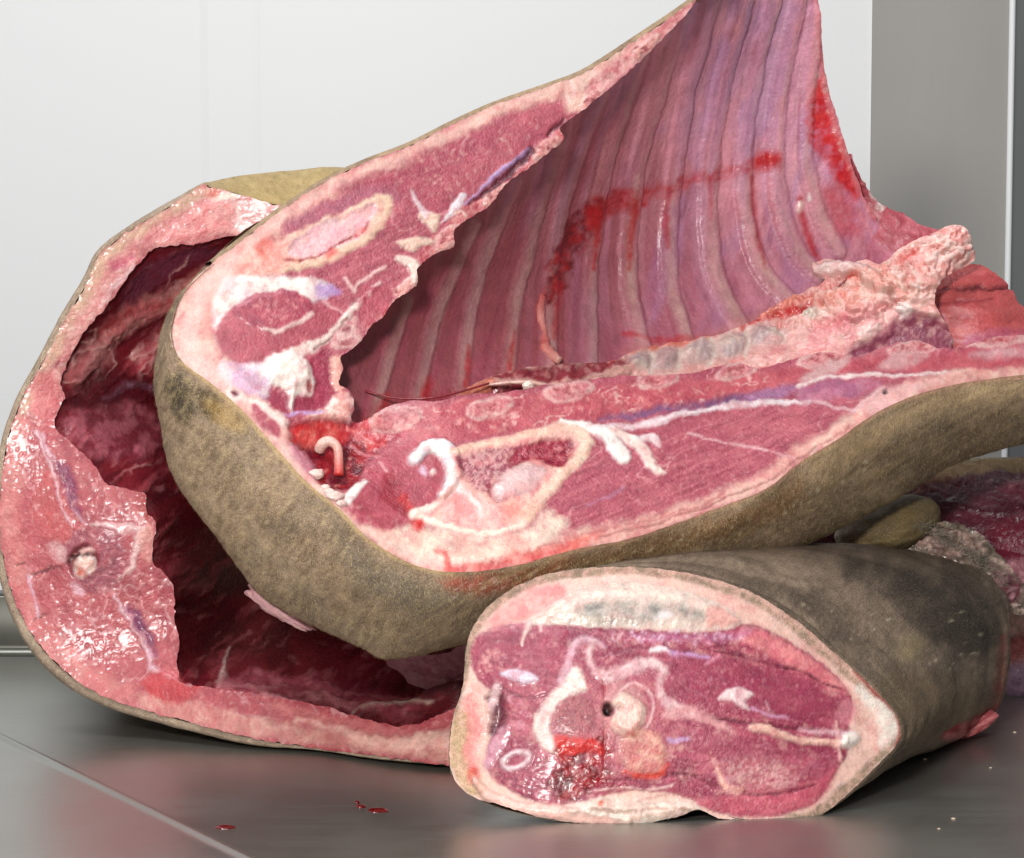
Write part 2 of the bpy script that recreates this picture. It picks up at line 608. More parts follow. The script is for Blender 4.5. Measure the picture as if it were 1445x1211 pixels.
def skin_paint(P, base, dark, light, seed=0):
    P.col[:] = base
    P.seed = 40 + seed
    P.mottle(dark, 70, 40, 0.3, 0.45, 0.75, 0.55)
    P.mottle(light, 50, 30, 0.4, 0.5, 0.75, 0.5)
    P.mottle(dark * 0.8, 3, 9, 0.5, 0.5, 0.75, 0.4, h=-.08)
    P.mottle(light * 1.05, 3, 9, 0.5, 0.55, 0.8, 0.4, h=.08)
    P.mottle(dark * 0.85, 26, 6, 0.9, 0.5, 0.75, 0.25)
    P.rough[:] = 0.62
    P.grain[:] = 0.8


# palette: real colours of the tissues
FLESH = S(170, 80, 96); FLESH_D = S(140, 48, 68); FLESH_L = S(198, 110, 120); FLESH_P = S(168, 78, 104)
FATP = S(230, 186, 172); FATW = S(238, 222, 214); FATC = S(232, 196, 178); BONE = S(234, 198, 172)
BLOOD = S(178, 16, 26); BLOOD_D = S(104, 8, 22); BLOOD_L = S(220, 60, 54)
SKIN = S(150, 128, 92); SKIN_D = S(98, 82, 60); SKIN_L = S(186, 162, 118); RIND = S(172, 156, 136)
LILAC = S(176, 142, 186); GREYF = S(186, 180, 172)


# ================================================================== the setting
def steel_mat(name, base, rough, streak=(6, 400, 6), rr=0.10, bump=0.05, metal=1.0):
    m, N, L, b = new_mat(name)
    tc = N.new('ShaderNodeTexCoord')
    mp = N.new('ShaderNodeMapping'); mp.inputs['Scale'].default_value = streak
    L.new(tc.outputs['Object'], mp.inputs['Vector'])
    n1 = N.new('ShaderNodeTexNoise'); n1.inputs['Scale'].default_value = 3; n1.inputs['Detail'].default_value = 5
    L.new(mp.outputs[0], n1.inputs['Vector'])
    n2 = N.new('ShaderNodeTexNoise'); n2.inputs['Scale'].default_value = 14; n2.inputs['Detail'].default_value = 5
    L.new(tc.outputs['Object'], n2.inputs['Vector'])
    r = N.new('ShaderNodeMapRange'); r.inputs[1].default_value = 0.3; r.inputs[2].default_value = 0.7
    r.inputs[3].default_value = rough - rr; r.inputs[4].default_value = rough + rr
    mixf = N.new('ShaderNodeMath'); mixf.operation = 'ADD'
    h1 = N.new('ShaderNodeMath'); h1.operation = 'MULTIPLY'; h1.inputs[1].default_value = 0.5
    h2 = N.new('ShaderNodeMath'); h2.operation = 'MULTIPLY'; h2.inputs[1].default_value = 0.5
    L.new(n1.outputs['Fac'], h1.inputs[0]); L.new(n2.outputs['Fac'], h2.inputs[0])
    L.new(h1.outputs[0], mixf.inputs[0]); L.new(h2.outputs[0], mixf.inputs[1])
    L.new(mixf.outputs[0], r.inputs[0]); L.new(r.outputs[0], b.inputs['Roughness'])
    bp = N.new('ShaderNodeBump'); bp.inputs['Strength'].default_value = bump; bp.inputs['Distance'].default_value = 0.001
    L.new(n1.outputs['Fac'], bp.inputs['Height']); L.new(bp.outputs[0], b.inputs['Normal'])
    b.inputs['Base Color'].default_value = (*base, 1)
    b.inputs['Metallic'].default_value = metal
    return m


M_STEEL = steel_mat('table_steel', (0.385, 0.385, 0.36), 0.37, metal=.93)
M_PANEL = steel_mat('panel_steel', (0.42, 0.405, 0.38), 0.78, (60, 60, 8), 0.03, 0.01, metal=.35)
M_PANEL_D = steel_mat('dark_panel_steel', (0.27, 0.28, 0.28), 0.7, (400, 400, 8), 0.06, 0.03, metal=.4)

# wall: pale paint with faint unevenness
mw, N_, L_, b_ = new_mat('wall_paint')
tc_ = N_.new('ShaderNodeTexCoord')
nz_ = N_.new('ShaderNodeTexNoise'); nz_.inputs['Scale'].default_value = 5; nz_.inputs['Detail'].default_value = 6
L_.new(tc_.outputs['Object'], nz_.inputs['Vector'])
cr_ = N_.new('ShaderNodeMix'); cr_.data_type = 'RGBA'
cr_.inputs[6].default_value = (0.86, 0.872, 0.875, 1); cr_.inputs[7].default_value = (0.90, 0.905, 0.905, 1)
L_.new(nz_.outputs['Fac'], cr_.inputs[0]); L_.new(cr_.outputs[2], b_.inputs['Base Color'])
b_.inputs['Roughness'].default_value = 0.45
nb_ = N_.new('ShaderNodeTexNoise'); nb_.inputs['Scale'].default_value = 700
L_.new(tc_.outputs['Object'], nb_.inputs['Vector'])
bb_ = N_.new('ShaderNodeBump'); bb_.inputs['Strength'].default_value = 0.06; bb_.inputs['Distance'].default_value = 0.0005
L_.new(nb_.outputs['Fac'], bb_.inputs['Height']); L_.new(bb_.outputs[0], b_.inputs['Normal'])


def quad_sheet(name, xs, ys, fz, mat, kind='structure'):
    gx, gy = np.meshgrid(xs, ys)
    V = fz(gx.ravel(), gy.ravel())
    ny, nx = gx.shape
    idx = np.arange(ny * nx).reshape(ny, nx)
    Fq = np.stack([idx[:-1, :-1].ravel(), idx[:-1, 1:].ravel(), idx[1:, 1:].ravel(), idx[1:, :-1].ravel()], 1)
    o = raw_mesh(name, V, Fq, None, None, None, mat)
    o['kind'] = kind
    return o


WALL_Y = 2.25
wall = quad_sheet('wall', np.linspace(-2.2, 2.2, 3), np.linspace(-0.9, 2.2, 3),
                  lambda a, b: np.stack([a, np.full_like(a, WALL_Y), b], 1), mw)

# a slim raised vertical strip on the wall
sx0 = at(283, 100, WALL_Y)[0]; sx1 = at(366, 100, WALL_Y)[0]
Vs = np.array([[x, y, z] for z in (-.9, 2.2) for x, y in ((sx0, WALL_Y - .0002), (sx0 + .006, WALL_Y - .0007), (sx1 - .006, WALL_Y - .0007), (sx1, WALL_Y - .0002))])
raw_mesh('wall_strip', Vs, np.array([(0, 1, 5, 4), (1, 2, 6, 5), (2, 3, 7, 6)]), None, None, None, mw, wall).data.shade_flat()
# table top: flat sheet, a pressed crease on the left beyond which it falls away, an upstand at the back
c0 = at(0, 1040, 1.0); c1 = at(285, 1180, 1.0)


def table_hit(px, py):
    d = at(px, py, 1.0) - np.array([0, 0, CAM_H])
    return np.array([0, 0, CAM_H]) + d * (-CAM_H / d[2])


k0, k1 = table_hit(0, 1040), table_hit(285, 1180)
kd = (k1 - k0)[:2] / np.linalg.norm((k1 - k0)[:2])
kn = np.array([kd[1], -kd[0]])
if np.dot(kn, [-1, -1]) < 0:
    kn = -kn
BACK_Y = 1.585


def table_z(x, y):
    s = (x - k0[0]) * kn[0] + (y - k0[1]) * kn[1]
    soft = 0.002
    drop = 0.5 * (s + np.sqrt(s * s + soft * soft))
    ridge = 0.0013 * np.exp(-(s / 0.0021) ** 2)
    return -0.10 * drop + ridge


# sheet laid out along the crease so the pressed ridge is smooth
us = np.unique(np.r_[-np.geomspace(.02, 1.3, 26), np.linspace(-.02, .02, 101), np.geomspace(.02, 1.3, 26)])
ys = np.linspace(0.55, BACK_Y, 60)
table = quad_sheet('steel_table', us, ys, lambda a, b: np.stack([a + k0[0] + (b - k0[1]) * kd[0] / kd[1], b, table_z(a + k0[0] + (b - k0[1]) * kd[0] / kd[1], b)], 1), M_STEEL)
# upstand with a rolled bend at its foot and a folded top edge
prof = [(BACK_Y, 0.0)]
for k in range(1, 7):
    t = k / 6 * math.pi / 2
    prof.append((BACK_Y + 0.006 * math.sin(t), 0.006 * (1 - math.cos(t))))
prof += [(BACK_Y + 0.0062, 0.032), (BACK_Y + 0.0075, 0.0335), (BACK_Y + 0.012, 0.034), (BACK_Y + 0.022, 0.034), (BACK_Y + 0.0235, 0.0325), (BACK_Y + 0.024, 0.0)]
pf = np.array(prof)
ux = np.linspace(-0.75, 0.75, 40)
Vu = np.array([[x, p[0], p[1]] for p in pf for x in ux])
iu = np.arange(len(pf) * len(ux)).reshape(len(pf), len(ux))
Fu = np.stack([iu[:-1, :-1].ravel(), iu[:-1, 1:].ravel(), iu[1:, 1:].ravel(), iu[1:, :-1].ravel()], 1)
raw_mesh('upstand', Vu, Fu, None, None, None, steel_mat('upstand_steel_dark_reflection', (0.075, 0.075, 0.066), 0.3), table)  # base colour darkened to stand for the dark room it mirrors

# steel cladding at the right: a folded cover strip, its folded edge with a painted highlight and the darker sheet beyond
PY = WALL_Y - 0.004
xl = at(1228, 300, PY)[0]; xr = at(1419, 300, PY)[0]; xe = at(1428, 300, PY)[0]
clad = thing('steel_panel', 'tall grey brushed steel cover strip on the white wall behind the meat', 'panel', (float((xl + xr) / 2), WALL_Y, -0.8))


def fold_sheet(name, profile, mat, z0=-0.8, z1=1.8):
    Pp = np.array(profile)
    zs = np.linspace(z0, z1, 6)
    V = np.array([[p[0], p[1], z] for z in zs for p in Pp])
    i = np.arange(len(zs) * len(Pp)).reshape(len(zs), len(Pp))
    Fq = np.stack([i[:-1, :-1].ravel(), i[:-1, 1:].ravel(), i[1:, 1:].ravel(), i[1:, :-1].ravel()], 1)
    return raw_mesh(name, V, Fq, None, None, None, mat, clad)


fold_sheet('face_sheet', [(xl, WALL_Y), (xl, PY + .001), (xl + 0.0008, PY), (xr, PY)], M_PANEL)
pr = []
for k in range(9):
    t = -math.pi / 2 + k / 8 * math.pi
    pr.append(((xr + xe) / 2 + 0.0016 * math.cos(t) * 0 + (xe - xr) / 2 * math.sin(t), PY - .0002 - 0.0028 * math.cos(t)))
M_EDGE_HIGHLIGHT = steel_mat('edge_steel_highlight', (0.92, 0.93, 0.94), 0.5, (60, 60, 8), 0.05, 0.02, metal=0.0)  # near-white base colour paints the highlight along the fold
fold_sheet('folded_edge', pr, M_EDGE_HIGHLIGHT)
fold_sheet('side_sheet', [(xe, PY), (xe + 0.001, PY + .0015), (xe + 0.6, PY + .0015)], M_PANEL_D)

# ================================================================== rib section (upper piece)
ribs_root = thing('rib_section_of_meat',
                  'large opened rib section with tan skin, sawn bones and bloody ribs, lying on top',
                  'meat', tuple(at(640, 905, 1.30)))
# depth of the sawn face
A_D = TPS([(245, 440, 1.315), (240, 480, 1.308), (300, 545, 1.298), (385, 630, 1.285), (480, 720, 1.268), (580, 795, 1.258),
           (640, 805, 1.257), (800, 778, 1.268), (1000, 722, 1.300), (1180, 622, 1.335), (1300, 556, 1.365), (1470, 528, 1.395),
           (1470, 470, 1.412), (1290, 485, 1.400), (1100, 512, 1.378), (900, 530, 1.350), (700, 555, 1.325), (600, 565, 1.315),
           (500, 592, 1.312), (440, 600, 1.302), (480, 540, 1.318), (540, 445, 1.332), (640, 345, 1.350), (740, 240, 1.366), (830, 150, 1.380),
           (970, 15, 1.402), (1005, -20, 1.408), (900, 55, 1.396), (780, 120, 1.380), (640, 175, 1.366), (460, 255, 1.345),
           (350, 335, 1.330), (700, 680, 1.292), (950, 620, 1.325), (400, 450, 1.320)])
A_CONT = [(1020, -30), (960, 15), (900, 55), (830, 100), (780, 120), (700, 148), (640, 175), (580, 205), (520, 228), (460, 256),
          (400, 295), (350, 333), (300, 372), (265, 405), (247, 440), (241, 480), (256, 512), (300, 545), (340, 580), (385, 630),
          (430, 680), (480, 722), (520, 762), (580, 797), (640, 809), (720, 801), (800, 779), (900, 758), (1000, 723), (1080, 691),
          (1130, 653), (1180, 623), (1240, 583), (1300, 557), (1380, 539), (1490, 527), (1490, 468), (1445, 474), (1400, 477),
          (1360, 490), (1320, 490), (1288, 481), (1245, 490), (1205, 504), (1160, 497), (1105, 511), (1068, 520), (1035, 512),
          (985, 525), (930, 530), (885, 530), (850, 533), (800, 541), (770, 543), (745, 548), (700, 555), (655, 556), (620, 566),
          (580, 566), (540, 577), (512, 592), (496, 592), (500, 572), (494, 552), (478, 542), (484, 520), (481, 503), (498, 492), (512, 478),
          (522, 462), (541, 446), (552, 428), (572, 414), (590, 400), (588, 382), (610, 360), (640, 347), (640, 325), (662, 308), (690, 291),
          (712, 262), (742, 240), (770, 218), (795, 197), (790, 180), (812, 163), (832, 148), (880, 108), (930, 60), (975, 12), (1000, -30)]
V, Fc, X, Y, Cc = patch_grid(A_CONT, A_D, 2.0, wob=2.2, ws=7)
P = Paint(X, Y, FLESH, 'cut_face', rough=0.36, grain=0.75, warp=0.7)
P.mottle(FLESH_D, 60, 34, -0.4, 0.45, 0.7, 0.35)
P.mottle(FLESH_L, 40, 22, -0.4, 0.5, 0.75, 0.4)
P.mottle(FLESH_L * 1.12, 9, 4, -0.4, 0.6, 0.85, 0.3, h=0.08)
P.mottle(FLESH_D, 10, 5, -0.4, 0.6, 0.9, 0.3, h=-0.08)
P.seams(S(224, 160, 162), 30, -.5, 1.8, .03, .6, .1)
P.seams(S(120, 40, 62), 22, -.4, 2.2, .02, .5, -.2)
P.mottle(S(214, 134, 140), 4, 3, -.4, .58, .78, .3)
P.mottle(S(206, 120, 130), 46, 3, -.42, .5, .75, .45)
P.mottle(S(130, 42, 62), 40, 3.5, -.38, .5, .75, .45, h=-.06)
# ---- fat rim under the skin
rim = [(1010, -25), (960, 18), (900, 60), (830, 106), (780, 128), (700, 158), (640, 186), (580, 216), (520, 240), (465, 268),
       (405, 306), (352, 348), (310, 385), (282, 425), (268, 470), (282, 512), (315, 540), (350, 575), (395, 628), (440, 676),
       (488, 716), (530, 752), (585, 785), (640, 797), (720, 789), (800, 767), (900, 745), (1000, 710), (1078, 680), (1126, 642),
       (1176, 612), (1238, 573), (1300, 546), (1380, 530), (1490, 520)]
w_ = np.interp(np.arange(len(rim)), [0, 3, 4, 8, 11, 13, 15, 17, 20, 22, 24, 27, 30, 34], [14, 14, 12, 12, 16, 28, 34, 26, 16, 16, 16, 12, 12, 11])
P.stroke(rim, w_, FATP, h=0.6, f=7, wob=4, ws=14, rough=0.45, grain=0.4, part='fat_rim', col2=S(220, 160, 150), s2=18)
P.stroke(rim[4:24], w_[4:24] * 0.3, S(238, 198, 190), f=6, wob=4, ws=22, alpha=0.6)
P.stroke([(x - 4, y + 2) for x, y in rim[11:17]], 10, S(230, 190, 182), f=9, wob=2, alpha=0.6)
# ---- upper arm
P.poly([(470, 268), (540, 235), (640, 195), (730, 160), (790, 145), (800, 165), (760, 200), (700, 240), (650, 280), (600, 300), (560, 290), (520, 285)],
       S(176, 82, 98), col2=S(162, 66, 86), s2=40, f=8, wob=5, ws=16, h=0.4, alpha=.75)
P.poly([(400, 318), (460, 285), (540, 262), (565, 280), (555, 296), (520, 290), (450, 312), (410, 332)], S(174, 96, 116), f=6, wob=3, alpha=0.85)
P.poly([(800, 118), (835, 103), (870, 85), (850, 125), (815, 155), (795, 145)], FATP, f=6, wob=3, col2=S(240, 205, 195))
P.stroke([(838, 128), (880, 92), (930, 52), (985, 0), (1010, -25)], [12, 14, 14, 12, 10], S(228, 168, 166), f=5, wob=4, ws=9, col2=S(205, 120, 125), s2=9)
P.flecks(60, [(520, 250), (640, 205), (760, 160), (770, 190), (690, 240), (600, 285), (560, 270)], S(220, 160, 156), 1.2, 3, 0.6, h=.06)
P.flecks(34, [(590, 200), (660, 180), (650, 280), (600, 290)], S(226, 172, 164), 1.5, 4, 0.7, h=0.12)
P.stroke([(656, 170), (658, 190), (652, 215)], 1.2, S(225, 170, 170), f=1, alpha=0.7)
P.stroke([(705, 195), (718, 208), (720, 216)], 0.9, S(230, 180, 175), f=1, alpha=0.8)
# inner sawn edge of the upper arm, rib ends in it
P.stroke([(835, 150), (797, 188), (745, 232), (712, 258), (690, 280), (650, 308), (640, 335), (612, 350), (590, 378), (585, 400), (545, 435), (520, 455)],
         [6, 8, 9, 9, 9, 12, 14, 14, 12, 12, 9, 8], S(206, 130, 130), f=4, wob=4, ws=6, col2=S(176, 70, 80), s2=7, grain=1.0, h=0.3)
for (c, rx, ry, ro) in [((773, 210), 24, 9, -0.72), ((701, 274), 23, 10, -0.85), ((632, 336), 24, 12, -0.75), ((573, 412), 26, 11, -1.0),
                        ((836, 140), 22, 8, -0.75), ((912, 68), 26, 8, -0.8)]:
    k = P.oval(c, rx, ry, ro, col=S(222, 164, 156), col2=S(190, 110, 112), s2=4, f=2, wob=2.5, ws=5, h=1.0, hf=5, part='rib_section', grain=1.0, rough=0.5)
    P.ring(c, rx * .95, ry * .95, ro, 1.5, col=S(234, 196, 186), f=2, wob=2.5, h=0.2, alpha=.6)
    for q in range(9):
        P.oval((c[0] + RNG.uniform(-rx, rx) * .5, c[1] + RNG.uniform(-ry, ry) * .5), 2.2, 1.4, ro, col=S(150, 62, 70), f=1.0, wob=.6, h=-0.5)
# slit with a lilac membrane
P.stroke([(752, 214), (725, 238), (690, 268), (660, 290)], [5, 5, 4, 2], S(96, 30, 50), f=2, wob=1, h=-2.2, rough=0.3)
P.stroke([(748, 212), (718, 233), (684, 262), (654, 290)], [2.4, 2.6, 2.4, 1.5], LILAC, f=1.2, wob=.8, h=0.9, part='membrane', rough=0.3)
P.stroke([(795, 168), (785, 180), (775, 190)], [3, 4, 3], S(104, 30, 46), f=2, wob=1, h=-1.5)
# tendons and fat wedges
P.poly([(588, 300), (604, 296), (620, 303), (618, 322), (613, 328), (602, 316)], FATC, h=1.2, f=1.6, wob=1.5, ws=5, part='fat')
P.stroke([(582, 270), (590, 285), (600, 300)], [2, 3, 6], S(226, 200, 205), f=1.5, h=0.6, wob=1)
P.poly([(557, 340), (575, 337), (600, 336), (614, 340), (596, 346), (580, 355), (568, 350)], FATC, h=1.0, f=1.6, wob=1.5, ws=5, part='fat')
P.stroke([(650, 276), (644, 290), (634, 303), (624, 315)], [5, 6, 3, 1.5], S(232, 214, 220), f=1.5, h=0.8, wob=1.5, part='tendon')
P.stroke([(640, 302), (652, 300), (656, 307)], 1.6, S(232, 200, 190), f=1.2, h=0.6)
P.stroke([(563, 366), (577, 370), (585, 382), (584, 398)], [5, 8, 7, 3], S(238, 208, 196), f=2, h=1.4, wob=1.5, part='fat')
# upper marrow bone
b1 = P.poly([(352, 372), (385, 350), (405, 334), (470, 303), (512, 285), (538, 273), (552, 280), (554, 294), (545, 314), (510, 346), (470, 370), (425, 382), (380, 388), (345, 386)],
            BONE, col2=S(236, 190, 172), s2=14, f=2.5, wob=2, ws=8, h=0.7, part='bone', rough=0.5, grain=0.5)
P.poly([(345, 360), (372, 342), (410, 338), (420, 365), (395, 384), (350, 392), (330, 385)], S(236, 184, 170), col2=S(228, 150, 140), s2=14, f=7, wob=4)
P.poly([(411, 340), (454, 314), (500, 296), (525, 288), (532, 297), (524, 312), (500, 338), (469, 353), (430, 364), (405, 358)], S(236, 190, 194), col2=S(228, 170, 178), s2=12,
       f=2.5, wob=2, h=-1.0, part='marrow', under=b1, rough=0.4)
P.stroke([(403, 366), (430, 366), (455, 358), (470, 352), (488, 340), (512, 326), (520, 312)], [1.5, 2, 1.5, 2.5, 2, 1.6, 1], S(146, 14, 28), f=1.5, wob=1.5, ws=6, h=-0.8, rough=.25)
P.oval((468, 358), 9, 5, -.5, col=S(206, 44, 44), f=4, wob=3, alpha=0.8); P.oval((505, 328), 10, 5, -.5, col=S(222, 90, 84), f=4, wob=3, alpha=0.6)
P.oval((374, 352), 11, 14, .4, col=S(224, 90, 80), f=7, wob=5, alpha=0.75); P.oval((340, 352), 4, 12, .6, col=S(214, 90, 90), f=4, wob=3, alpha=0.5)
# white fat sheet and the round muscle
P.poly([(300, 460), (300, 425), (312, 395), (345, 388), (400, 390), (440, 396), (468, 405), (470, 416), (440, 424), (400, 412), (360, 418), (326, 440), (312, 462)],
       S(248, 236, 228), col2=S(238, 212, 214), s2=25, f=4, wob=3, h=0.6, part='fat', rough=0.4)
P.poly([(452, 402), (475, 406), (480, 414), (462, 420), (448, 416)], S(168, 128, 190), f=4, wob=2, alpha=0.8)
mus = [(302, 468), (312, 450), (330, 436), (362, 417), (403, 410), (440, 424), (476, 440), (494, 448), (470, 468), (436, 486), (400, 502), (355, 512), (322, 502), (306, 488)]
P.poly(mus, S(186, 92, 104), col2=S(172, 78, 94), s2=24, f=2.5, wob=2, h=0.9, hf=8)
P.poly([(327, 442), (342, 428), (362, 416), (403, 410), (434, 420), (441, 436), (425, 452), (403, 464), (371, 468), (345, 456)], S(160, 66, 86), col2=S(174, 74, 92), s2=12, f=2, wob=2, h=0.6, hf=6)
P.stroke([(372, 464), (390, 468), (408, 460), (428, 452), (439, 440)], [2, 3.5, 3.5, 3, 2.5], S(236, 196, 192), f=1.5, wob=1.5, h=0.6, part='tendon')
P.flecks(26, [(360, 425), (430, 425), (430, 450), (370, 455)], S(224, 150, 150), 1.5, 3.5, .8)
P.stroke([(455, 424), (472, 436), (486, 446)], 1.4, S(226, 176, 178), f=1.2, alpha=.8)
# seams towards the rib edge
P.stroke([(362, 524), (400, 505), (433, 489), (469, 470), (498, 436), (520, 414), (538, 398)], [6, 8, 7, 6, 5, 4.5, 3], S(240, 214, 206), f=2, wob=2, h=0.9, part='tendon')
P.stroke([(490, 450), (470, 474), (440, 490)], 1.5, S(120, 36, 54), f=1.5, wob=1, h=-0.9)
P.stroke([(488, 392), (500, 410), (506, 400), (530, 384), (545, 376)], [2, 2.5, 2, 2.5, 2], S(232, 190, 186), f=1.2, wob=1.5, h=0.6)
P.stroke([(510, 418), (495, 432)], 1.2, S(116, 34, 50), f=1.4, h=-0.8)
P.poly([(512, 404), (540, 400), (560, 420), (545, 436), (520, 456), (505, 440)], S(176, 76, 92), f=4, wob=3)
kb = P.poly([(466, 480), (478, 462), (500, 446), (506, 460), (508, 478), (498, 492), (484, 494), (470, 492)], S(222, 176, 172), col2=S(206, 142, 144), s2=6, f=2, wob=2, h=.5, part='rib_section', grain=1)
P.oval((488, 466), 6, 5, 0, col=S(150, 60, 76), f=2, wob=2, h=-.5); P.oval((490, 486), 10, 4, -.3, col=S(150, 56, 66), f=2, wob=2, h=-.5)
# dark muscle strip and white lump
P.poly([(432, 512), (450, 494), (464, 490), (470, 510), (470, 535), (480, 560), (452, 574), (416, 584), (400, 572), (420, 566), (436, 548)], S(156, 54, 78), f=2.5, wob=2, ws=6, h=-.4)
P.poly([(376, 545), (386, 545), (398, 560), (410, 582), (396, 582), (380, 566), (372, 555)], S(158, 56, 80), f=2, wob=2, h=-.3)
P.poly([(318, 512), (345, 514), (380, 512), (384, 530), (376, 560), (350, 556), (325, 545), (310, 528)], S(232, 208, 212), col2=S(214, 176, 200), s2=14, f=4, wob=4, h=.4)
fl = P.poly([(374, 522), (384, 506), (402, 498), (422, 502), (436, 518), (441, 538), (438, 556), (428, 560), (422, 556), (415, 566), (411, 584), (405, 562), (394, 544), (380, 538)],
            S(250, 240, 230), f=2, wob=1.5, h=5.5, hf=18, part='fat_lump', rough=0.35, grain=.2)
P.oval((433, 548), 5, 8, -.2, col=S(176, 80, 80), f=2.5, wob=1.5, h=-3)
P.poly([(464, 505), (478, 505), (482, 520), (480, 540), (486, 545), (476, 552), (468, 535)], S(238, 178, 164), f=3, wob=3, ws=5, h=.9, grain=.9)
P.poly([(452, 578), (470, 562), (480, 550), (494, 556), (500, 568), (494, 580), (496, 592), (480, 596), (455, 592), (430, 592)], S(242, 210, 200), col2=S(228, 160, 150), s2=8, f=2.5, wob=3, ws=6, h=2.0, hf=9, part='fat', rough=.4)
P.stroke([(400, 588), (430, 585), (455, 582)], [2, 3, 2], S(196, 160, 206), f=1.5, h=.3)
P.poly([(352, 572), (366, 570), (384, 588), (398, 612), (392, 622), (376, 612), (358, 592)], S(176, 84, 100), f=2.5, wob=2, h=.3)
P.poly([(326, 552), (350, 560), (372, 566), (398, 590), (410, 600), (398, 606), (360, 570), (330, 565)], S(244, 216, 208), f=3, wob=3, h=.6)
P.oval((332, 556), 6, 3, .6, col=S(120, 44, 66), f=2, wob=2, h=-1)
# bloody hollow where the two arms meet
P.poly([(408, 604), (440, 594), (496, 592), (530, 586), (560, 610), (545, 628), (520, 650), (505, 675), (485, 690), (462, 690), (440, 668), (424, 640)],
       S(150, 22, 34), col2=S(96, 12, 30), s2=14, f=5, wob=4, h=-4.5, hf=22, part='blood_clot', rough=.22, grain=1)
P.poly([(412, 606), (440, 596), (488, 598), (492, 612), (470, 622), (440, 625), (420, 622)], S(190, 44, 48), col2=S(206, 92, 84), s2=9, f=5, wob=4, h=1.4, ws=8)
P.poly([(500, 598), (535, 590), (556, 604), (548, 622), (528, 636), (508, 622)], S(176, 42, 56), col2=S(200, 70, 74), s2=8, f=4, wob=4, h=1.0)
P.stroke([(497, 622), (515, 636), (538, 644)], 1.4, S(214, 130, 136), f=1.2, h=.8); P.stroke([(492, 600), (520, 618), (545, 630)], 1.2, S(214, 110, 110), f=1.2, h=.6)
P.flecks(26, [(440, 600), (540, 600), (530, 650), (480, 680), (440, 650)], S(230, 150, 140), 1.2, 3, .8, rough=.15)
P.poly([(405, 628), (425, 630), (448, 655), (452, 672), (440, 675), (420, 655)], S(204, 134, 150), f=5, wob=3, h=.6)
# ---- lower arm: fat pad, muscles, joint and long bone
P.poly([(478, 722), (500, 728), (560, 740), (610, 742), (680, 756), (740, 748), (770, 720), (800, 740), (760, 775), (700, 792), (640, 796), (585, 786), (530, 755)],
       S(234, 208, 190), col2=S(226, 178, 164), s2=26, f=9, wob=7, h=.6, part='fat', rough=.42)
P.poly([(485, 716), (495, 690), (520, 665), (545, 640), (568, 626), (600, 622), (622, 640), (620, 690), (600, 716), (570, 745), (530, 748), (500, 735)], S(178, 78, 92), col2=S(166, 66, 84), s2=14, f=5, wob=3, h=.9, hf=14)
P.poly([(540, 670), (556, 668), (572, 700), (582, 726), (572, 730), (552, 715), (538, 700)], S(140, 16, 36), f=5, wob=5, ws=8, alpha=.75, h=-.4)
P.stroke([(568, 700), (576, 718), (582, 730), (596, 742)], [4, 5, 5, 6], S(196, 36, 36), f=3, wob=3, alpha=.85)
P.stroke([(490, 706), (500, 690), (512, 678)], [5, 6, 3], S(240, 226, 222), f=2, h=.7, wob=1.5, part='tendon')
P.stroke([(535, 652), (545, 668)], 1, S(226, 170, 175), f=1)
cj = P.stroke([(586, 650), (596, 636), (612, 630), (630, 640), (639, 662), (634, 684), (622, 700)], [8, 10, 12, 13, 12, 9, 6], S(238, 232, 238), col2=S(246, 240, 236), f=2.5, wob=1, h=3.2, round_=True, part='cartilage', rough=.28, grain=.1)
P.oval((600, 672), 13, 18, -.3, col=S(176, 76, 92), f=4, wob=3); P.oval((597, 666), 4, 8, -.4, col=S(214, 180, 200), f=3, wob=2); P.oval((612, 668), 4, 4, 0, col=S(240, 210, 205), f=2, wob=1, h=.8)
# long bone: rim, spongy ends, dark marrow, pale gel
lb_out = [(640, 636), (690, 622), (745, 606), (805, 598), (832, 610), (833, 636), (800, 674), (775, 706), (750, 734), (712, 754), (660, 758), (612, 742), (600, 718), (625, 700), (640, 670)]
lb = P.poly(lb_out, S(236, 186, 172), col2=S(226, 150, 146), s2=14, f=2.5, wob=2, h=.8, part='bone', grain=.7, rough=.45)
P.stroke([(637, 641), (685, 628), (741, 611), (800, 603), (824, 615), (824, 638), (789, 674), (765, 702), (741, 730)], [5, 6, 6.5, 7.5, 8, 8, 8, 9, 10], S(236, 204, 184), col2=S(230, 184, 164), s2=10, f=2.4, wob=2.2, h=.5)
P.poly([(645, 650), (690, 638), (735, 628), (730, 655), (705, 680), (690, 690), (670, 690), (650, 675)], S(150, 66, 84), col2=S(206, 150, 150), s2=3.5, f=4, wob=3, h=-.8, grain=1, part='marrow', under=lb)
P.poly([(730, 632), (775, 618), (805, 620), (812, 634), (800, 652), (780, 660), (755, 650), (720, 660)], S(134, 26, 48), col2=S(164, 50, 70), s2=5, f=4, wob=3, ws=6, h=-1.8, rough=.2, grain=1, part='marrow', under=lb)
P.flecks(22, [(740, 630), (800, 622), (800, 645), (735, 655)], S(214, 120, 130), 1.2, 2.6, .7, rough=.15)
P.stroke([(700, 678), (690, 690), (700, 704), (716, 706)], 3, S(140, 26, 40), f=3, wob=2, alpha=.8, h=-.6)
P.poly([(696, 688), (706, 670), (735, 656), (764, 660), (770, 670), (752, 694), (725, 704), (702, 704)], S(226, 190, 188), col2=S(216, 176, 178), s2=14, f=4, wob=2, h=1.6, hf=12, part='marrow', under=lb, rough=.3, grain=.2)
P.poly([(632, 690), (655, 686), (690, 704), (715, 720), (700, 746), (660, 750), (620, 738)], S(228, 160, 156), col2=S(234, 188, 180), s2=12, f=6, wob=4, alpha=.9)
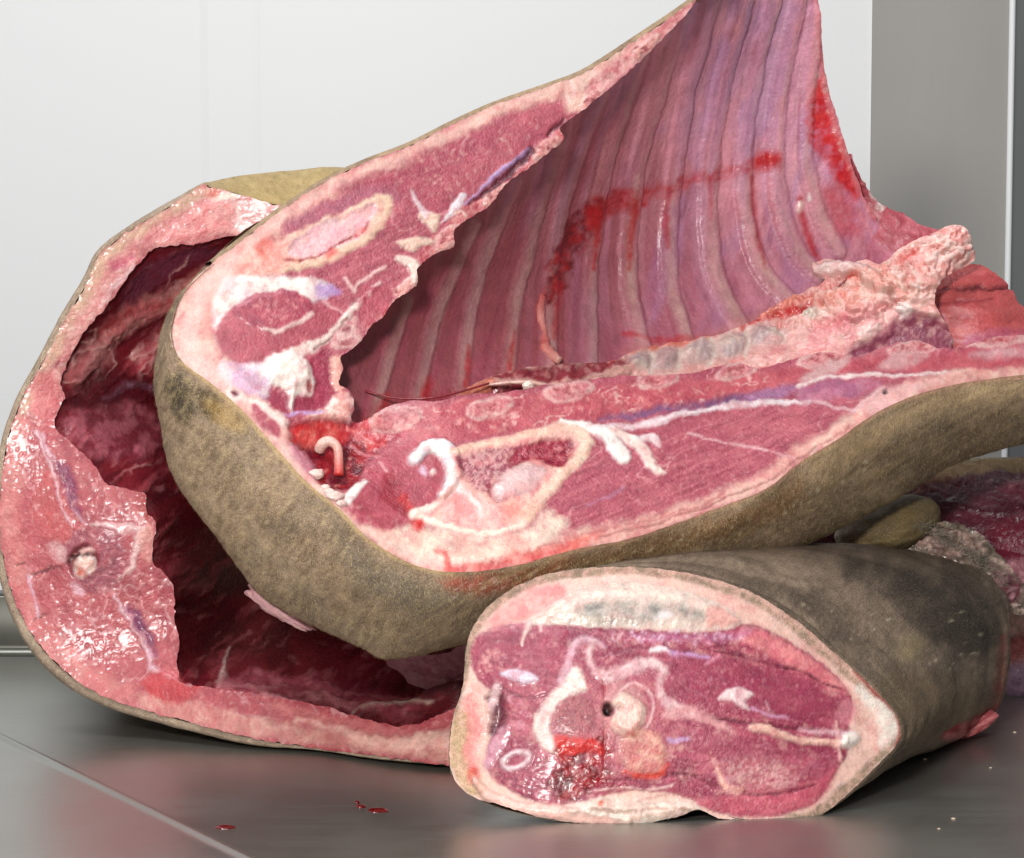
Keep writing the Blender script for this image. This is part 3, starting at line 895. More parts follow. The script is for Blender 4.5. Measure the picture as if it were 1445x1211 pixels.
P.poly([(640, 700), (660, 700), (665, 730), (645, 735)], S(216, 120, 122), f=7, wob=5, alpha=.6); P.oval((722, 722), 14, 14, 0, col=S(228, 130, 116), f=8, wob=5, alpha=.7)
P.stroke([(634, 672), (646, 690), (668, 706), (680, 730)], [5, 5, 4, 2], S(238, 214, 210), f=3, wob=2, h=.6)
P.stroke([(588, 728), (610, 738), (660, 752), (705, 752), (740, 740)], [5, 4, 3, 3, 4], S(246, 226, 208), f=2, wob=1.5, h=.7)
P.stroke([(582, 728), (600, 720), (618, 712)], [6, 5, 3], S(242, 216, 204), f=2, wob=2, h=.9)
P.oval((594, 742), 6, 8, 0, col=S(206, 36, 34), f=2.5, wob=2, h=.4)
# blood over the lower rim
P.poly([(618, 812), (640, 795), (700, 788), (740, 778), (800, 762), (850, 752), (820, 775), (760, 795), (700, 812), (650, 815)], S(196, 44, 44), col2=S(222, 96, 84), s2=16, f=7, wob=6, alpha=.85)
P.stroke([(614, 776), (628, 782), (630, 796), (640, 806)], [3, 4, 4, 5], S(206, 46, 46), f=3, wob=3, alpha=.8)
# band of meat along the cut ribs
P.poly([(520, 600), (545, 585), (600, 572), (700, 560), (850, 545), (950, 540), (1050, 530), (1180, 512), (1300, 500), (1480, 484), (1480, 512), (1340, 522), (1220, 524), (1130, 540), (1050, 556), (960, 574), (880, 590), (800, 596), (720, 606), (650, 624), (600, 618), (560, 624)],
       S(178, 74, 88), col2=S(192, 92, 100), s2=12, f=4, wob=3, h=.3)
P.seams(S(228, 176, 172), 16, -.15, 2.2, .05, .8, .2, mask=P.mask([(520, 600), (600, 575), (850, 548), (1060, 530), (1060, 550), (880, 590), (700, 612), (600, 622)], 5))
P.flecks(70, [(560, 600), (700, 570), (900, 555), (1080, 535), (1080, 548), (900, 585), (700, 605), (600, 612)], S(230, 164, 158), 1.5, 4, .75, h=.35)
for (c, rx, ry, ro) in [((557, 592), 36, 15, -.25), ((690, 575), 34, 12, -.22), ((803, 552), 34, 12, -.15), ((928, 536), 28, 11, -.22), ((1042, 522), 30, 11, -.18), ((1163, 506), 34, 10, -.22), ((1290, 491), 34, 10, -.16), ((1405, 480), 40, 8, -.1)]:
    k = P.oval(c, rx, ry, ro, col=S(214, 150, 148), col2=S(194, 112, 118), s2=5, f=5, wob=4, ws=10, h=.9, hf=6, part='rib_section', grain=1, rough=.45)
    P.ring(c, rx, ry, ro, 1.7, col=S(238, 204, 196), f=2, wob=2.6, ws=9, h=.2, alpha=.6)
    for q in range(12):
        P.oval((c[0] + RNG.uniform(-rx, rx) * .55, c[1] + RNG.uniform(-ry, ry) * .4), 2.4, 1.3, ro, col=S(160, 64, 72), f=1.0, wob=.6, h=-.5)
P.poly([(1128, 540), (1160, 515), (1195, 508), (1180, 525), (1150, 540)], S(206, 160, 160), f=4, wob=2); P.poly([(1240, 520), (1265, 500), (1310, 500), (1290, 516)], S(204, 150, 152), f=4, wob=2); P.poly([(1370, 505), (1400, 492), (1460, 488), (1440, 503)], S(206, 152, 156), f=5, wob=2)
# purple veil and white lines
P.stroke([(850, 592), (900, 585), (960, 574), (1020, 566), (1060, 562)], [3, 4, 5, 6, 5], S(128, 84, 120), f=4, wob=2, h=-1.2, part='membrane', rough=.25)
P.stroke([(1060, 562), (1100, 554), (1120, 548)], [6, 7, 3], S(164, 110, 146), f=4, wob=2, rough=.25)
P.poly([(1120, 552), (1165, 538), (1215, 534), (1245, 540), (1225, 556), (1180, 562), (1140, 566)], S(186, 120, 142), col2=S(170, 100, 128), s2=16, f=4, wob=2, rough=.25, part='membrane')
P.stroke([(905, 598), (950, 587), (994, 576), (1040, 572), (1100, 567), (1140, 566)], [3, 4, 4, 5, 4, 2], S(238, 218, 220), f=1.8, wob=1.8, h=.7, part='tendon')
P.stroke([(1125, 548), (1164, 535), (1220, 529), (1280, 529), (1337, 526)], [1.5, 2, 2, 2.4, 1.5], S(240, 214, 210), f=1.3, wob=1.3, h=.6, part='tendon')
P.stroke([(1140, 564), (1180, 575), (1205, 578), (1225, 562), (1250, 545)], [2, 2, 3, 2, 2], S(226, 186, 190), f=1.8, wob=1.5)
P.poly([(1210, 575), (1240, 548), (1290, 542), (1340, 530), (1290, 555), (1240, 585)], S(230, 180, 178), f=6, wob=4, alpha=.8)
P.oval((1250, 553), 4, 6, .2, col=S(46, 34, 36), f=1.5, wob=1, h=-.6)
P.stroke([(792, 596), (830, 600), (858, 620), (880, 648), (870, 640)], [3, 6, 9, 9, 4], S(246, 234, 228), f=2, wob=1.6, h=1.5, part='tendon', rough=.35)
P.stroke([(855, 606), (890, 622), (912, 645), (922, 664), (938, 668)], [4, 9, 8, 6, 1.5], S(242, 214, 204), f=2, wob=2.5, h=1.2, part='tendon', rough=.4)
P.stroke([(898, 620), (920, 618), (932, 632)], [4, 7, 2], S(238, 220, 220), f=2, wob=2, h=.8)
P.stroke([(846, 606), (890, 600), (930, 594), (980, 580)], [3, 4, 3, 2], S(232, 206, 210), f=1.8, wob=1.5, h=.7)
P.stroke([(970, 612), (1010, 622), (1060, 630), (1100, 640), (1125, 648)], 1.2, S(230, 180, 184), f=1.2, wob=1)
P.flecks(40, [(940, 600), (1060, 640), (1020, 690), (900, 720), (860, 700)], S(220, 150, 154), 1.2, 3, .7)
P.stroke([(830, 712), (860, 700), (880, 690)], 2, S(190, 130, 160), f=2, alpha=.7)
# folded line near the skin
P.stroke([(850, 756), (920, 740), (1000, 712), (1080, 682), (1140, 640), (1200, 602)], 1.6, S(150, 80, 80), f=1.6, wob=1, h=-.7, alpha=.8)
P.stroke([(760, 772), (850, 748), (940, 728), (1020, 698)], 1.4, S(170, 90, 92), f=1.6, wob=1, h=-.5, alpha=.7)
P.flecks(60, [(700, 740), (900, 730), (1080, 660), (1100, 680), (900, 752), (700, 780)], S(236, 190, 180), 1, 2.6, .7)
emit(V, Fc, P, ribs_root)

# hooked vessel, fat beads and torn threads standing off the sawn face
def ap(px, py, off=0.0):
    return at(px, py, float(A_D(np.array([px], float), np.array([py], float))[0]) - off)


tube('vessel', [ap(450, 636, -.002), ap(456, 626, .004), ap(466, 623, .007), ap(476, 632, .007), ap(478, 650, .005), ap(478, 671, .001)],
     [.0024, .0026, .0024, .0021, .0021, .0023], [S(226, 190, 180), S(228, 190, 178), S(220, 160, 148), S(190, 50, 48)], M_BONE, ribs_root, 10)
for i, (x, y, r) in enumerate([(447, 669, .0029), (459, 688, .0018), (471, 701, .0033), (481, 711, .0022), (464, 695, .0024)]):
    blob('fat_bead', ap(x, y, .0002), np.diag([r * 1.25, r, r * .8]), S(226, 196, 188), M_FAT, ribs_root, .2, 1.6, i)
tube('thread', [at(515, 552, 1.345), at(560, 562, 1.342), at(620, 560, 1.342), at(690, 541, 1.362)], .0005, S(150, 52, 62), M_MEMB, ribs_root, 6)
tube('thread', [at(690, 543, 1.362), at(720, 540, 1.362), at(748, 540, 1.362), at(790, 546, 1.366), at(850, 534, 1.385)], [.0008, .0010, .0012, .001, .0014], S(218, 172, 160), M_FAT, ribs_root, 8, .3)
blob('fat_bead', at(745, 546, 1.350), np.diag([.0026, .0024, .0026]), S(232, 206, 196), M_FAT, ribs_root, .3, 2.2, 31)
# ---- skin band round the lower and left side
r0 = [(300, 372), (265, 405), (247, 440), (241, 480), (256, 512), (300, 545), (340, 580), (385, 630), (430, 680), (480, 722), (520, 762), (580, 797), (640, 809), (720, 801),
      (800, 779), (900, 758), (1000, 723), (1080, 691), (1130, 653), (1180, 623), (1240, 583), (1300, 557), (1380, 539), (1490, 527)]
r1 = [(296, 374), (256, 412), (233, 455), (221, 505), (219, 548), (226, 600), (237, 655), (263, 705), (300, 752), (335, 800), (368, 840), (430, 878), (510, 914), (548, 929), (640, 912), (740, 885),
      (860, 852), (980, 815), (1060, 797), (1130, 770), (1200, 735), (1270, 697), (1350, 652), (1490, 612)]
r1d = [1.345, 1.338, 1.332, 1.326, 1.322, 1.318, 1.314, 1.310, 1.306, 1.302, 1.298, 1.294, 1.290, 1.290, 1.292, 1.300, 1.310, 1.325, 1.340, 1.355, 1.372, 1.39, 1.41, 1.44]
d0 = A_D(np.array([p[0] for p in r0], float), np.array([p[1] for p in r0], float))
W0 = []
for (p, q), d in zip(zip(r0, r1), d0):
    k = 2.2 / max(math.hypot(q[0] - p[0], q[1] - p[1]), 1)
    W0.append(at(p[0] - (q[0] - p[0]) * k, p[1] - (q[1] - p[1]) * k, d - 0.0012))
Wm = []
for i, (p, q, a, b) in enumerate(zip(r0, r1, d0, r1d)):
    bul = 0.011 if i > 3 else 0.004
    Wm.append(at(p[0] * .55 + q[0] * .45, p[1] * .55 + q[1] * .45, a * .6 + b * .4 - bul))
W1 = [at(q[0], q[1], b) for q, b in zip(r1, r1d)]
W2 = [w + np.array([0.012, 0.035, 0.004 + 0.01 * (i < 10)]) for i, w in enumerate(W1)]
W3 = [w + np.array([0.045, 0.085, 0.035]) for i, w in enumerate(W1)]
V, Fc = loft([W0, Wm, W1, W2, W3], 560, 26)
X, Y = px_of(V)
front = (np.arange(len(V)) // 560) < 60
P = Paint(X, Y, SKIN, 'skin', rough=.6, grain=.8)
skin_paint(P, S(166, 140, 116), S(114, 92, 74), S(200, 172, 142), 1)
P.mottle(S(116, 104, 92), 60, 30, .9, .45, .7, .35)
P.poly([(240, 530), (256, 524), (272, 545), (276, 580), (262, 600), (246, 585), (238, 555)], S(70, 62, 50), f=7, wob=6, alpha=.85, part=None)
P.poly([(280, 548), (300, 552), (314, 572), (306, 592), (288, 585), (278, 566)], S(66, 54, 34), f=6, wob=5, alpha=.85)
P.poly([(290, 560), (330, 575), (350, 600), (330, 610), (300, 590)], S(186, 148, 80), f=10, wob=6, alpha=.5)
P.poly([(620, 820), (680, 812), (740, 805), (810, 785), (790, 810), (720, 835), (650, 838)], S(176, 70, 56), f=9, wob=7, alpha=.75)
P.poly([(700, 812), (820, 785), (960, 748), (1080, 705), (1130, 670), (1120, 720), (980, 775), (800, 815)], S(134, 92, 52), f=14, wob=8, alpha=.7)
P.poly([(1150, 650), (1240, 590), (1330, 552), (1445, 535), (1445, 560), (1320, 585), (1230, 640), (1160, 690)], S(190, 160, 122), f=14, wob=8, alpha=.65)
P.poly([(480, 760), (540, 800), (620, 830), (660, 850), (600, 870), (540, 850), (490, 800)], S(116, 106, 92), f=16, wob=8, alpha=.7)
edge = W0
P.mottle(S(106, 84, 58), 70, 7, -.55, .5, .72, .4, mask=smooth(500, 700, P.x))
P.mottle(S(206, 178, 130), 50, 5, -.55, .55, .78, .35, mask=smooth(500, 700, P.x))
P.mottle(S(104, 82, 60), 5, 16, .4, .5, .75, .5, mask=smooth(620, 500, P.x))
P.mottle(S(212, 186, 140), 4, 14, .4, .55, .78, .35, mask=smooth(620, 500, P.x))
# pale cut edge of the hide
P.stroke(r0[4:13], 3.5, S(196, 164, 120), f=3, wob=1.5, alpha=.8)
P.stroke(r0[13:], 3.0, S(206, 160, 130), f=3, wob=1.5, alpha=.8)
P.flecks(130, [(700, 820), (900, 775), (1080, 720), (1200, 640), (1240, 660), (1060, 770), (860, 830), (720, 860)], S(226, 212, 180), .8, 1.8, .9, h=.2)
P.flecks(40, [(640, 825), (760, 805), (760, 840), (640, 850)], S(220, 190, 180), .8, 2, .9, h=.2)
# hide creases
P.h += 0.5 * (fbm(P.x / 26 + P.y / 60, P.y / 9 - P.x / 40, 77) - .5) * (P.x > 500)
P.h += 1.4 * (fbm(P.x / 55, P.y / 55, 79) - .5) + .7 * (fbm(P.x / 11, P.y / 11, 83) - .5)
made = emit(V, Fc, P, ribs_root)

# ---- hide over the back of the upper arm, wrapping behind the ribs
ro = [(300, 372), (350, 333), (400, 295), (460, 256), (520, 228), (580, 205), (640, 175), (700, 148), (780, 120), (830, 100), (900, 55), (960, 15), (1020, -30), (1080, -80)]
do = A_D(np.array([p[0] for p in ro], float), np.array([p[1] for p in ro], float))
U0 = [at(p[0], p[1], d + .0004) for p, d in zip(ro, do)]
U1 = [at(p[0] - 4.5, p[1] - 3.5, d + .012) for p, d in zip(ro, do)]
U2 = [at(p[0] + 25 * i / 13, p[1] + 14, d + .05) for i, (p, d) in enumerate(zip(ro, do))]
U3 = [at(p[0] + 110 - 70 * i / 13, p[1] + 90 - 60 * i / 13, d + .12) for i, (p, d) in enumerate(zip(ro, do))]
U4 = [at(620 + 480 * i / 13, 460 - 520 * i / 13, 1.52) for i in range(len(ro))]
V, Fc = loft([U0, U1, U2, U3, U4], 300, 10)
X, Y = px_of(V)
P = Paint(X, Y, SKIN, 'skin', rough=.6, grain=.8)
skin_paint(P, S(172, 144, 114), S(128, 102, 80), S(196, 166, 134), 2)
emit(V, Fc, P, ribs_root)

# ---- hollow inside: wall with ribs
R_D = TPS([(500, 600, 1.330), (500, 540, 1.345), (545, 440, 1.358), (640, 340, 1.372), (740, 235, 1.388), (830, 145, 1.402), (970, 10, 1.424), (1010, -40, 1.43),
           (600, 560, 1.365), (640, 480, 1.392), (720, 400, 1.420), (800, 300, 1.442), (880, 200, 1.452), (960, 100, 1.456), (1060, -40, 1.462),
           (700, 550, 1.385), (800, 530, 1.410), (880, 480, 1.452), (920, 350, 1.480), (980, 220, 1.488), (1050, 100, 1.488), (1150, -40, 1.490),
           (960, 520, 1.44), (1040, 455, 1.478), (1080, 330, 1.500), (1120, 200, 1.502), (1160, 60, 1.498), (1190, 200, 1.505), (1230, 310, 1.510), (1180, 380, 1.505), (1260, 400, 1.505)])
R_CONT = [(1010, -35), (968, 5), (922, 52), (872, 100), (824, 140), (785, 175), (782, 200), (735, 234), (704, 258), (682, 285), (650, 305), (630, 330), (605, 352),
          (580, 380), (578, 400), (545, 425), (520, 455), (495, 485), (472, 505), (470, 545), (485, 570), (480, 600), (520, 606), (620, 590), (760, 570), (900, 556),
          (1000, 540), (1100, 520), (1180, 480), (1230, 420), (1245, 360), (1240, 315), (1222, 285), (1208, 250), (1196, 215), (1184, 175), (1170, 130), (1163, 95), (1158, 50), (1154, 0), (1156, -35)]
V, Fc, X, Y, Cc = patch_grid(R_CONT, R_D, 2.0, wob=1.6, ws=6)
P = Paint(X, Y, S(158, 66, 84), 'rib_wall', rough=.44, grain=.3, warp=0.22)
# muscle between the ribs: redder left, lilac pink right; painted light brightens the right
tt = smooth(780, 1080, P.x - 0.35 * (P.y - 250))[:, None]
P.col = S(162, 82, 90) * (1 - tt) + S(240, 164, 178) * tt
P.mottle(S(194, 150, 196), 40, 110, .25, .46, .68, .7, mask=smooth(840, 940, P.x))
P.mottle(S(168, 74, 96), 14, 90, .35, .5, .75, .5)
P.mottle(S(206, 130, 150), 5, 60, -.45, .55, .8, .25, mask=smooth(850, 1000, P.x) * smooth(200, 380, P.y))
P.mottle(S(120, 40, 56), 5, 70, .3, .6, .85, .4)
lowm = smooth(250, 400, P.y + .12 * (P.x - 900)) * smooth(840, 960, P.x)
P.col = P.col * (1 - .6 * lowm[:, None]) + S(176, 92, 116) * .55 * lowm[:, None]
P.mottle(S(206, 140, 156), 3.5, 40, -.5, .5, .8, .4, mask=lowm)
RIBS = [[(575, 425), (552, 490), (530, 572), (524, 596)],
        [(668, 318), (637, 388), (613, 450), (596, 525), (586, 580)],
        [(728, 256), (692, 340), (672, 402), (658, 470), (650, 560)],
        [(792, 196), (765, 280), (741, 370), (725, 440), (714, 545)],
        [(850, 130), (815, 222), (790, 310), (777, 390), (775, 535)],
        [(905, 78), (868, 190), (843, 300), (834, 390), (834, 525)],
        [(962, 22), (917, 165), (894, 270), (886, 360), (891, 430), (912, 505)],
        [(1010, -25), (970, 125), (950, 260), (942, 340), (946, 405), (970, 490)],
        [(1058, -30), (1020, 115), (1001, 230), (999, 310), (1010, 390), (1045, 462)],
        [(1098, -30), (1061, 125), (1049, 230), (1053, 310), (1074, 380), (1120, 432)],
        [(1134, -30), (1106, 90), (1093, 190), (1099, 280), (1121, 350), (1160, 392)],
        [(1150, 20), (1138, 150), (1137, 230), (1155, 300), (1184, 355)]]
for i, rp in enumerate(RIBS):
    wd = (10, 10, 11, 10, 11, 10, 13, 12, 14, 12, 13, 12)[i]
    rc = [S(186, 140, 138), S(188, 140, 142), S(196, 150, 148), S(200, 156, 154), S(204, 160, 158), S(206, 160, 158), S(210, 150, 160), S(212, 150, 164),
          S(214, 138, 156), S(216, 140, 156), S(218, 140, 154), S(220, 144, 158)][i]
    P.stroke(rp, np.linspace(wd, wd * 1.05, len(rp)), None, h=(1.2, 1.3, 1.5, 1.6, 1.9, 2.3, 2.8, 3.0, 3.3, 3.4, 3.3, 2.8)[i], f=6, wob=3, ws=40, part='rib', round_=True)
    P.stroke(rp, wd * .5, rc, f=8, wob=5, ws=34, alpha=(.6 if i < 6 else .4))
    lo = [p for p in resample(catmull(rp, 5), 24).tolist() if p[1] > 245 - 10 * (i - 6)]
    P.stroke(lo, np.interp(np.arange(len(lo)), [0, 6, len(lo)], [wd * .15, wd * .5, wd * .62]), S(210, 166, 158), f=6, wob=4, ws=30, alpha=.75 if i > 5 else .35)
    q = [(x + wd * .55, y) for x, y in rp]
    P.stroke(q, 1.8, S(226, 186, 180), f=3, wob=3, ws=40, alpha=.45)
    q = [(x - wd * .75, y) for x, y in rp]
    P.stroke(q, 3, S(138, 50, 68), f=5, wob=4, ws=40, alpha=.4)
# streaks in the membrane that follow the ribs
RX = np.stack([np.interp(P.y, np.array(r_)[:, 1], np.array(r_)[:, 0]) for r_ in RIBS])
uu = np.zeros(len(P.x))
for i in range(len(RIBS) - 1):
    uu += np.clip((P.x - RX[i]) / np.maximum(RX[i + 1] - RX[i], 4), 0, 1)
uu += np.clip((P.x - RX[-1]) / 40, 0, 2) + np.clip((P.x - RX[0]) / 50, -3, 0)
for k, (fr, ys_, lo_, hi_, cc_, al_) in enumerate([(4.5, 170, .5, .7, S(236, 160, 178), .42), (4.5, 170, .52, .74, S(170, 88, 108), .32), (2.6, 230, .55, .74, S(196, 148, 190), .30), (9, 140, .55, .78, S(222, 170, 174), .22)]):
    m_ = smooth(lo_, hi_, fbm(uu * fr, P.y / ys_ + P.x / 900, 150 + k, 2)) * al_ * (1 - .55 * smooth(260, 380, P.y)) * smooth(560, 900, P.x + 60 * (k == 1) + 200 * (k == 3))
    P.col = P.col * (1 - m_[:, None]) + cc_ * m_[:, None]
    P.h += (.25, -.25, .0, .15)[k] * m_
# blood runs across and down between the ribs
P.stroke([(772, 430), (782, 400), (800, 350), (818, 318), (848, 292)], [5, 12, 19, 19, 12], BLOOD, f=5, wob=10, ws=9, col2=S(120, 8, 20), s2=14, alpha=.95, rough=.2)
P.stroke([(838, 312), (852, 292), (876, 280), (905, 282)], [10, 15, 15, 9], S(186, 40, 44), f=7, wob=5, ws=12, alpha=.85, rough=.2)
P.stroke([(895, 300), (915, 275), (950, 262), (1000, 250), (1040, 236), (1075, 226), (1098, 228)], [4, 8, 8, 7, 7, 12, 8], S(196, 44, 48), f=7, wob=10, ws=10, col2=S(206, 90, 100), s2=9, alpha=.75, rough=.22)
P.stroke([(505, 598), (560, 582), (640, 565), (720, 548), (800, 530)], [16, 16, 13, 12, 8], S(142, 18, 32), f=10, wob=10, ws=14, alpha=.55, rough=.22)
P.oval((1082, 226), 20, 12, -.2, col=S(206, 30, 34), f=8, wob=4, alpha=.85)
for pts, w, a in [([(893, 290), (888, 330), (886, 380)], [6, 5, 2], .8), ([(842, 296), (840, 340), (836, 380)], [6, 6, 2], .9), ([(942, 270), (938, 310), (940, 350)], [5, 4, 2], .7),
                  ([(1060, 250), (1066, 320), (1078, 380)], [4, 4, 2], .7), ([(1128, 280), (1142, 340), (1158, 372)], [3, 5, 3], .8), ([(790, 400), (784, 440), (782, 480)], [5, 5, 3], .7),
                  ([(724, 470), (720, 510), (716, 545)], [2, 4, 4], .85), ([(660, 490), (660, 520), (656, 545)], [2, 4, 4], .8), ([(606, 535), (598, 565)], [5, 7], .8), ([(545, 560), (535, 590)], [6, 8], .7),
                  ([(1000, 260), (1002, 310)], [4, 2], .6), ([(880, 470), (920, 480), (985, 482), (1050, 468)], [3, 5, 6, 4], .7), ([(700, 330), (720, 290)], [2, 2], .3)]:
    P.stroke(pts, w, S(190, 26, 34), f=4, wob=3, ws=10, alpha=a, rough=.2)
P.poly([(1148, 120), (1160, 110), (1168, 140), (1185, 185), (1200, 225), (1214, 270), (1205, 282), (1185, 262), (1165, 225), (1145, 205), (1138, 170)], S(208, 24, 30), col2=S(224, 50, 48), s2=16, f=8, wob=5, alpha=.95, rough=.2)
P.poly([(1160, 265), (1190, 270), (1215, 300), (1215, 330), (1190, 335), (1170, 300)], S(204, 70, 84), f=12, wob=6, alpha=.7)
P.stroke([(1154, -30), (1156, 50), (1162, 110), (1180, 175), (1196, 220), (1214, 262), (1235, 305)], [4, 4, 5, 5, 6, 7, 7], S(222, 120, 124), f=3, wob=3, ws=7, h=1.2, alpha=.8)
P.flecks(24, [(1150, 100), (1168, 110), (1200, 215), (1185, 215)], S(240, 196, 190), 1.2, 2.8, .8)
P.oval((1129, 292), 5, 9, .2, col=S(236, 198, 190), f=2, wob=1.5, h=1.2); P.oval((1140, 278), 3, 6, 0, col=S(244, 236, 236), f=1.5, wob=1, h=.8)
P.stroke([(880, 495), (960, 490), (1040, 462), (1100, 440), (1150, 410)], [6, 9, 10, 9, 8], S(206, 130, 130), f=6, wob=5, alpha=.6)
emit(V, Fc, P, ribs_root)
tube('vessel', [at(766, 410, 1.438), at(763, 440, 1.430), at(768, 470, 1.424), at(770, 492, 1.418), at(790, 510, 1.41)], [.0014, .0022, .0017, .0036, .0018],
     [S(196, 70, 70), S(214, 140, 132), S(206, 104, 100), S(222, 160, 148)], M_BONE, ribs_root, 10, .5)

# ---- backbone, its fat and the torn muscle at the right
K_D = TPS([(600, 560, 1.345), (700, 535, 1.372), (860, 512, 1.412), (960, 490, 1.438), (1060, 460, 1.455), (1150, 405, 1.462), (1150, 372, 1.466), (1250, 370, 1.455), (1340, 318, 1.452), (1375, 340, 1.452), (1380, 380, 1.452),
           (640, 590, 1.36), (800, 570, 1.385), (950, 555, 1.41), (1100, 540, 1.425), (1250, 510, 1.435), (1340, 440, 1.440), (1300, 400, 1.442), (1200, 440, 1.445)])
K_CONT = [(640, 560), (690, 532), (740, 520), (800, 514), (860, 512), (890, 498), (930, 488), (975, 482), (1020, 470), (1060, 455), (1100, 428), (1140, 410), (1165, 396), (1148, 388), (1145, 374), (1165, 366), (1200, 372), (1222, 366), (1245, 372),
          (1270, 352), (1305, 334), (1340, 318), (1362, 322), (1372, 345), (1374, 368), (1345, 385), (1325, 400), (1318, 425), (1330, 450), (1345, 490), (1300, 520), (1200, 545), (1050, 570), (900, 580), (760, 590), (650, 592)]
V, Fc, X, Y, Cc = patch_grid(K_CONT, K_D, 2.0, wob=1.6, ws=7)
P = Paint(X, Y, S(224, 160, 154), 'spine_fat', rough=.36, grain=.4, warp=1.0)
P.mottle(S(240, 200, 190), 24, 12, -.4, .4, .65, .7, h=1.0)
P.mottle(S(212, 110, 108), 14, 8, -.4, .55, .75, .5)
vm = P.mask([(885, 522), (905, 500), (960, 488), (1020, 478), (1080, 462), (1115, 462), (1110, 486), (1040, 500), (960, 520)], 6)
hm_ = P.mask([(1180, 505), (1230, 480), (1270, 446), (1310, 443), (1350, 470), (1350, 505), (1250, 525)], 8)
P.h += 3.0 * (fbm(P.x / 22, P.y / 13, 91) - .5)
P.h *= 1 - .92 * np.maximum(vm, hm_)
P.col = P.col * (1 - vm[:, None]) + S(206, 166, 160) * vm[:, None]
# dark red muscle below the first ribs
P.poly([(645, 562), (700, 530), (780, 516), (880, 510), (905, 520), (860, 545), (760, 560), (680, 575)], S(132, 40, 52), col2=S(150, 54, 64), s2=20, f=4, wob=2, h=2, hf=14, rough=.25)
P.stroke([(690, 542), (745, 540), (800, 546), (860, 532), (905, 520)], [3, 3, 4, 6, 6], S(226, 170, 160), f=2, wob=1.5, h=1.2, part='tendon')
P.stroke([(640, 566), (665, 552), (690, 542)], [8, 9, 4], S(222, 130, 106), f=4, wob=3, h=1.5)
# vertebrae with pale discs
for i, (c, rx, ry, ro) in enumerate([((908, 512), 15, 12, -.3), ((944, 504), 19, 14, -.35), ((985, 496), 22, 15, -.3), ((1034, 486), 24, 15, -.3), ((1084, 474), 24, 14, -.35)]):
    P.oval(c, rx, ry, ro, col=S(190, 166, 166), col2=S(214, 192, 182), s2=18, f=4, wob=1, h=4.0, hf=13, part='vertebra', rough=.35, grain=.1)
    P.stroke([(c[0] + rx * .8, c[1] - ry), (c[0] + rx * 1.0, c[1]), (c[0] + rx * .75, c[1] + ry)], 3.5, S(226, 206, 194), f=2.5, wob=1, h=-1.0, alpha=.85)
P.stroke([(860, 512), (900, 494), (950, 484), (1000, 478)], [3, 4, 4, 3], S(226, 120, 100), f=3, wob=2.5, h=.8)
P.stroke([(1050, 462), (1085, 446), (1110, 438), (1140, 436)], [5, 7, 6, 4], S(200, 22, 26), f=4, wob=4, ws=8, rough=.15, alpha=.9)
P.stroke([(1080, 446), (1110, 428), (1145, 420), (1170, 430)], [5, 6, 6, 4], S(230, 140, 124), f=3, wob=3, h=3)
P.stroke([(1120, 448), (1135, 434), (1155, 432), (1165, 446)], [3, 3, 3, 3], S(186, 22, 30), f=2.5, wob=2, alpha=.9, rough=.15)
P.oval((1145, 442), 14, 9, -.3, col=S(216, 200, 186), f=3, wob=1.5, h=2)
# fat strand and lumps
P.stroke([(1153, 379), (1180, 378), (1210, 384), (1235, 400), (1260, 412)], [8, 11, 11, 10, 8], S(238, 206, 202), f=3, wob=2, h=7, round_=True, part='fat_strip')
P.poly([(1150, 420), (1190, 398), (1230, 375), (1262, 372), (1290, 385), (1300, 410), (1260, 440), (1200, 455), (1160, 450)], S(242, 200, 188), col2=S(232, 164, 150), s2=12, f=5, wob=4, h=4, hf=22, part='fat_lump')
P.poly([(1255, 385), (1280, 352), (1310, 336), (1345, 320), (1366, 328), (1372, 362), (1340, 384), (1318, 400), (1290, 404)], S(240, 206, 198), col2=S(230, 160, 152), s2=9, f=4, wob=3, h=3.5, hf=18, part='fat_lump')
for q in range(5):
    P.stroke([(1275 + 8 * q, 366 - 4 * q), (1300 + 8 * q, 348 - 2 * q), (1335 + 5 * q, 338 + 4 * q)], [2, 3, 2], S(214, 120, 112) if q % 2 else S(248, 226, 216), f=2, wob=2, h=-.8 if q % 2 else .8, alpha=.7)
P.oval((1288, 366), 16, 12, -.3, col=S(210, 70, 66), f=8, wob=5, alpha=.8); P.oval((1190, 402), 8, 4, -.3, col=S(120, 20, 30), f=3, wob=3, h=-2); P.oval((1202, 398), 6, 4, 0, col=S(206, 40, 40), f=3, wob=2)
P.poly([(1080, 490), (1140, 460), (1200, 440), (1260, 430), (1260, 470), (1200, 492), (1140, 505), (1080, 515)], S(230, 150, 152), col2=S(240, 190, 182), s2=16, f=10, wob=6, alpha=.85)
P.oval((1185, 455), 20, 12, -.5, col=S(206, 90, 110), f=12, wob=6, alpha=.6); P.oval((1230, 465), 16, 9, -.4, col=S(246, 222, 214), f=6, wob=3, h=2)
P.poly([(1190, 500), (1230, 480), (1270, 448), (1310, 445), (1345, 470), (1350, 500), (1250, 520)], S(146, 66, 90), f=6, wob=3, h=-3, hf=18, part='membrane', rough=.45, grain=.1)
P.oval((1278, 438), 12, 7, -.2, col=S(246, 226, 220), f=4, wob=2, h=2)
